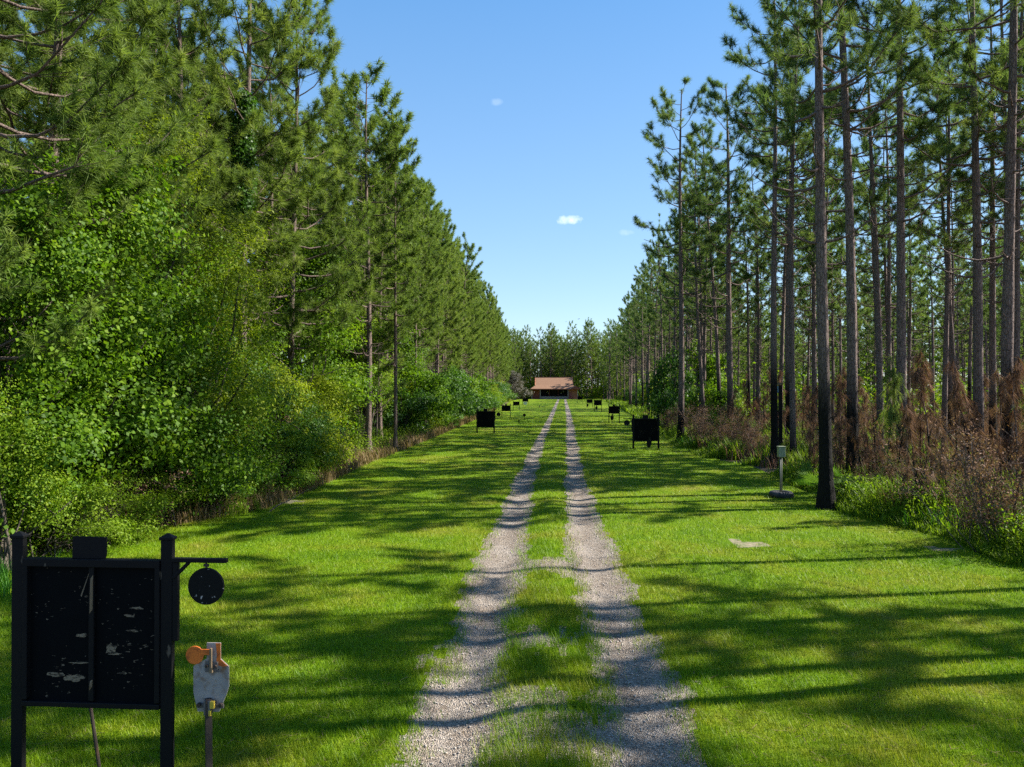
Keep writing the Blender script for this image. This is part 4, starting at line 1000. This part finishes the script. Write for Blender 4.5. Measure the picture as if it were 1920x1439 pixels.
# ------------------------------------------------------------ house at the end of the lane
def house():
    d = 251.; s = F / d
    def X(u): return (u - 1040) / s
    def Z(v): return (748.6 - v) / s
    x, y = at(1040, d); r = empty('range_house', (x, y, 0), YAW * .4, 'brown-roofed open-fronted building closing the end of the lane', 'building')
    D = 11.0; e, br, rg = Z(729), Z(721.8), Z(706.8); ov = .5
    xl, xr = X(996.5), X(1083.5)
    ex0, ex1, ey0, ey1 = X(994.5), X(1085.5), -.9, D + .9
    ux0, ux1 = X(1004.5), X(1074); uy0, uy1 = 1.5, D - 1.5; ym = D / 2
    T = .16
    rf = solid('roof', [('mesh', [(ex0, ey0, e), (ex1, ey0, e), (ex1, ey1, e), (ex0, ey1, e), (ux0, uy0, br), (ux1, uy0, br), (ux1, uy1, br), (ux0, uy1, br),
                                 (ux0, ym, rg), (ux1, ym, rg), (ex0, ey0, e - T), (ex1, ey0, e - T), (ex1, ey1, e - T), (ex0, ey1, e - T)],
                       [(0, 1, 5, 4), (1, 2, 6, 5), (2, 3, 7, 6), (3, 0, 4, 7), (4, 5, 9, 8), (6, 7, 8, 9), (4, 8, 7), (5, 6, 9), (10, 11, 1, 0), (11, 12, 2, 1), (12, 13, 3, 2), (13, 10, 0, 3), (13, 12, 11, 10)])], M['roof'], r, 0)
    solid('fascia', [('box', ((ex0 + ex1) / 2, ey0 - .04, e - .12), (ex1 - ex0 + .1, .06, .26))], M['redtrim'], rf, 0)
    solid('ridge_cap', [('box', ((ux0 + ux1) / 2, ym, rg + .03), (ux1 - ux0 + .2, .4, .10))], M['redtrim'], rf, 0)
    for xx, sg in ((ux0, -1), (ux1, 1)):
        solid('gable_end', [('mesh', [(xx + sg * .03, uy0 + .1, br + .03), (xx + sg * .03, uy1 - .1, br + .03), (xx + sg * .03, ym, rg - .1), (xx + sg * .25, uy0 - .1, br + .03), (xx + sg * .25, uy1 + .1, br + .03), (xx + sg * .25, ym, rg + .05)],
                           [(0, 1, 2), (5, 4, 3), (0, 3, 4, 1), (1, 4, 5, 2), (2, 5, 3, 0)])], M['brownwall'], rf, 0)
    # side porch roof
    solid('porch_roof', [('mesh', [(X(1071), -1.2, e + .15), (X(1080), -1.2, e + .95), (X(1088.5), -1.2, e - .05), (X(1071), 2.5, e + .15), (X(1080), 2.5, e + .95), (X(1088.5), 2.5, e - .05),
                                   (X(1071), -1.2, e - .02), (X(1088.5), -1.2, e - .2), (X(1071), 2.5, e - .02), (X(1088.5), 2.5, e - .2)],
                          [(0, 1, 4, 3), (1, 2, 5, 4), (6, 7, 2, 1, 0), (3, 4, 5, 9, 8), (6, 8, 9, 7), (7, 9, 5, 2), (8, 6, 0, 3)])], M['redtrim'], r, 0)
    wt = e - .2
    solid('rear_wall', [('box', ((xl + xr) / 2, D - .1, wt / 2), (xr - xl, .2, wt))], M['brownwall'], r, 0)
    for xx, n in ((xl + .1, 1), (xr - .1, 2)): solid('side_wall', [('box', (xx, D / 2 - .1, wt / 2), (.2, D - .2, wt))], M['brownwall'], r, 0)
    solid('front_wall', [('box', ((X(1066) + xr) / 2 - .1, .1, wt / 2), (xr - X(1066) - .2, .2, wt))], M['brownwall'], r, 0)
    dr = solid('door', [('box', ((X(1067) + X(1073)) / 2, -.03, 1.25), (X(1073) - X(1067), .06, 2.5))], M['redtrim'], r, 0)
    solid('handle', [('box', (X(1072.3), -.09, 1.15), (.06, .06, .2))], M['white'], dr, 0)
    solid('counter_wall', [('box', ((X(1012.5) + X(1066)) / 2, .15, Z(743.3) / 2), (X(1066) - X(1012.5) - .1, .2, Z(743.3)))], M['greywall'], r, 0)
    solid('partition', [('box', ((xl + X(1012)) / 2 + .1, 1.6, wt / 2), (X(1012) - xl - .3, .15, wt))], M['redtrim'], r, 0)
    solid('inner_wall', [('box', ((xl + xr) / 2, 5.0, wt / 2), (xr - xl - .6, .15, wt))], M['darkroom'], r, 0)
    for u in (1013, 1065, 997.5): solid('porch_post', [('box', (X(u), -.35, wt / 2), (.28, .28, wt))], M['greywall'], r, 0)
    for u in (1030, 1047): solid('porch_post', [('box', (X(u), 4.2, wt / 2), (.2, .2, wt))], M['redtrim'], r, 0)
    solid('downpipe', [('box', (X(1083), -.15, wt / 2), (.12, .12, wt))], M['white'], r, 0)
    for u, v in ((1026.5, 735), (1029, 738), (1053, 737.5), (1057, 734)):
        solid('notice', [('box', (X(u), 4.88, Z(v)), (.32, .05, .45))], M['white'], r, 0)
    solid('floor_slab', [('box', ((xl + xr) / 2, D / 2 - .5, -.02), (xr - xl + .6, D + 1.6, .16))], M['greywall'], r, 0)
house()
# small red-brown shelter at the lawn end, beside the pale tree
x, y = at(941, 172); r = empty('small_bin', (x, y, 0), .2, 'small red and tan heap-like bin at the far lawn end near the pale tree', 'bin')
solid('bin_body', [('poly', [(-.55, 0), (.55, 0), (.48, .45), (-.48, .45)], -.3, .3)], M['sand'], r, .02)
solid('lid', [('box', (-.1, 0, .62), (.7, .5, .3))], M['red'], r, .03)

# ------------------------------------------------------------ birds
def bird(u, v, d, span, label, roll=.3):
    x, y = at(u, d); z = CAMH + d * (HOR - v) / F
    r = empty('bird', (x, y, z), .35, label, 'bird'); r.rotation_euler = (0, -roll, .4); k = span
    n = 12; prof = [(-.22, .004), (-.17, .020), (-.05, .045), (.06, .050), (.14, .034), (.19, .030), (.225, .016), (.25, .003)]
    a = Acc(); tube(a, [(p * k, 0, 0) for p, _ in prof], [q * k for _, q in prof], 10)
    for s in (-1, 1):
        Wg = np.array([(.09, .03, .01), (.10, .22, .09), (.03, .52, .05), (-.06, .50, .045), (-.09, .24, .075), (-.08, .03, .0)]) * k; Wg[:, 1] *= s
        lo = Wg.copy(); lo[:, 2] -= .012 * k
        a.add(np.vstack([Wg, lo]), q=[(0, 1, 4, 5), (1, 2, 3, 4), (11, 10, 7, 6), (10, 9, 8, 7)] + [(i, i + 6, (i + 1) % 6 + 6, (i + 1) % 6) for i in range(6)])
    tl = np.array([(-.18, -.02, 0), (-.18, .02, 0), (-.34, .07, .0), (-.34, -.07, .0), (-.18, -.02, -.01), (-.18, .02, -.01), (-.34, .07, -.01), (-.34, -.07, -.01)]) * k
    a.add(tl, q=[(0, 1, 2, 3), (7, 6, 5, 4), (0, 4, 5, 1), (1, 5, 6, 2), (2, 6, 7, 3), (3, 7, 4, 0)])
    link('bird_body', a.mesh('bird_body', M['bird'], True), r)
bird(1085.5, 598.5, 150, .85, 'dark bird gliding above the far treetops')
bird(1061.5, 603.5, 330, 1.1, 'faint far bird gliding beside the darker one', .25)

# ------------------------------------------------------------ light, sky, camera
SUN_EL, SUN_AZ = 38., 13.                                   # azimuth: degrees from +X towards +Y
sd = Vector((math.cos(R(SUN_EL)) * math.cos(R(SUN_AZ)), math.cos(R(SUN_EL)) * math.sin(R(SUN_AZ)), math.sin(R(SUN_EL))))
sun = bpy.data.objects.new('sun', bpy.data.lights.new('sun', 'SUN')); COL.objects.link(sun)
sun.data.energy = 5.0; sun.data.angle = R(.5); sun.data.color = (1, .95, .86)
sun.rotation_euler = sd.to_track_quat('Z', 'Y').to_euler()
w = bpy.data.worlds.new('World'); S.world = w; w.use_nodes = True; nt = w.node_tree
bg = nt.nodes['Background']; bg.inputs['Strength'].default_value = .098
sky = nt.nodes.new('ShaderNodeTexSky'); sky.sky_type = 'NISHITA'; sky.sun_disc = False
sky.sun_elevation = R(SUN_EL); sky.sun_rotation = R(90 - SUN_AZ); sky.air_density = 1.0; sky.dust_density = .25; sky.ozone_density = 3.0
tc = nt.nodes.new('ShaderNodeTexCoord'); dirv = tc.outputs['Generated']
hs = nd(nt, 'ShaderNodeHueSaturation', Saturation=1.15); nt.links.new(sky.outputs[0], hs.inputs['Color'])
zz = nt.nodes.new('ShaderNodeSeparateXYZ'); nt.links.new(dirv, zz.inputs[0])
grad = ramp(nt, zz.outputs['Z'], [(.02, (.214, .290, .364)), (.22, (.140, .236, .356)), (.48, (.062, .165, .330)), (1, (.03, .09, .24))])
gm = nt.nodes.new('ShaderNodeVectorMath'); gm.operation = 'SCALE'; gm.inputs['Scale'].default_value = 10.; nt.links.new(grad.outputs[0], gm.inputs[0])
last = mixc(nt, .62, hs.outputs[0], gm.outputs[0])
for u, v, wu, wv, op in ((1068, 412, 26, 9, .5), (931, 190, 13, 6, .10), (1172, 436, 17, 6, .11)):
    dx, dy = at(u, 1.0); dv = Vector((dx, dy, (HOR - v) / F)).normalized()
    rt = Vector((dv.y, -dv.x, 0)).normalized(); up = rt.cross(dv)
    def dot(vec):
        n = nt.nodes.new('ShaderNodeVectorMath'); n.operation = 'DOT_PRODUCT'; nt.links.new(dirv, n.inputs[0]); n.inputs[1].default_value = vec; return n.outputs['Value']
    nz = noise(nt, 90, 4, dirv)
    a = mathn(nt, 'MULTIPLY', dot(rt), F / wu); b = mathn(nt, 'MULTIPLY', mathn(nt, 'SUBTRACT', dot(up), 0.0), F / wv)
    q = mathn(nt, 'ADD', mathn(nt, 'MULTIPLY', a, a), mathn(nt, 'MULTIPLY', b, b))
    k = mathn(nt, 'SUBTRACT', mathn(nt, 'ADD', 1.0, mathn(nt, 'MULTIPLY', mathn(nt, 'SUBTRACT', nz.outputs['Fac'], .5), 2.6)), q)
    k = mathn(nt, 'MULTIPLY', mathn(nt, 'MULTIPLY', k, .9, True), op, True)
    k = mathn(nt, 'MULTIPLY', k, mathn(nt, 'GREATER_THAN', dot(dv), .5))
    last = mixc(nt, k, last, (6.6, 6.9, 7.4))
nt.links.new(last, bg.inputs['Color'])
cam = bpy.data.objects.new('camera', bpy.data.cameras.new('camera')); COL.objects.link(cam)
cam.location = (0, 0, CAMH); cam.data.lens = F / 1920 * 36; cam.data.sensor_width = 36; cam.data.clip_end = 5000; cam.data.clip_start = .1
cam.rotation_euler = (R(90) + math.atan((HOR - 719.5) / F), 0, YAW)
S.camera = cam
S.view_settings.view_transform = 'Standard'; S.view_settings.look = 'None'; S.view_settings.exposure = 1.42; S.view_settings.gamma = 1
S.render.engine = 'CYCLES'
cy = S.cycles; cy.max_bounces = 6; cy.volume_bounces = 0; cy.diffuse_bounces = 3; cy.glossy_bounces = 2; cy.transmission_bounces = 3; cy.transparent_max_bounces = 4
cy.use_denoising = False; cy.sample_clamp_indirect = 4
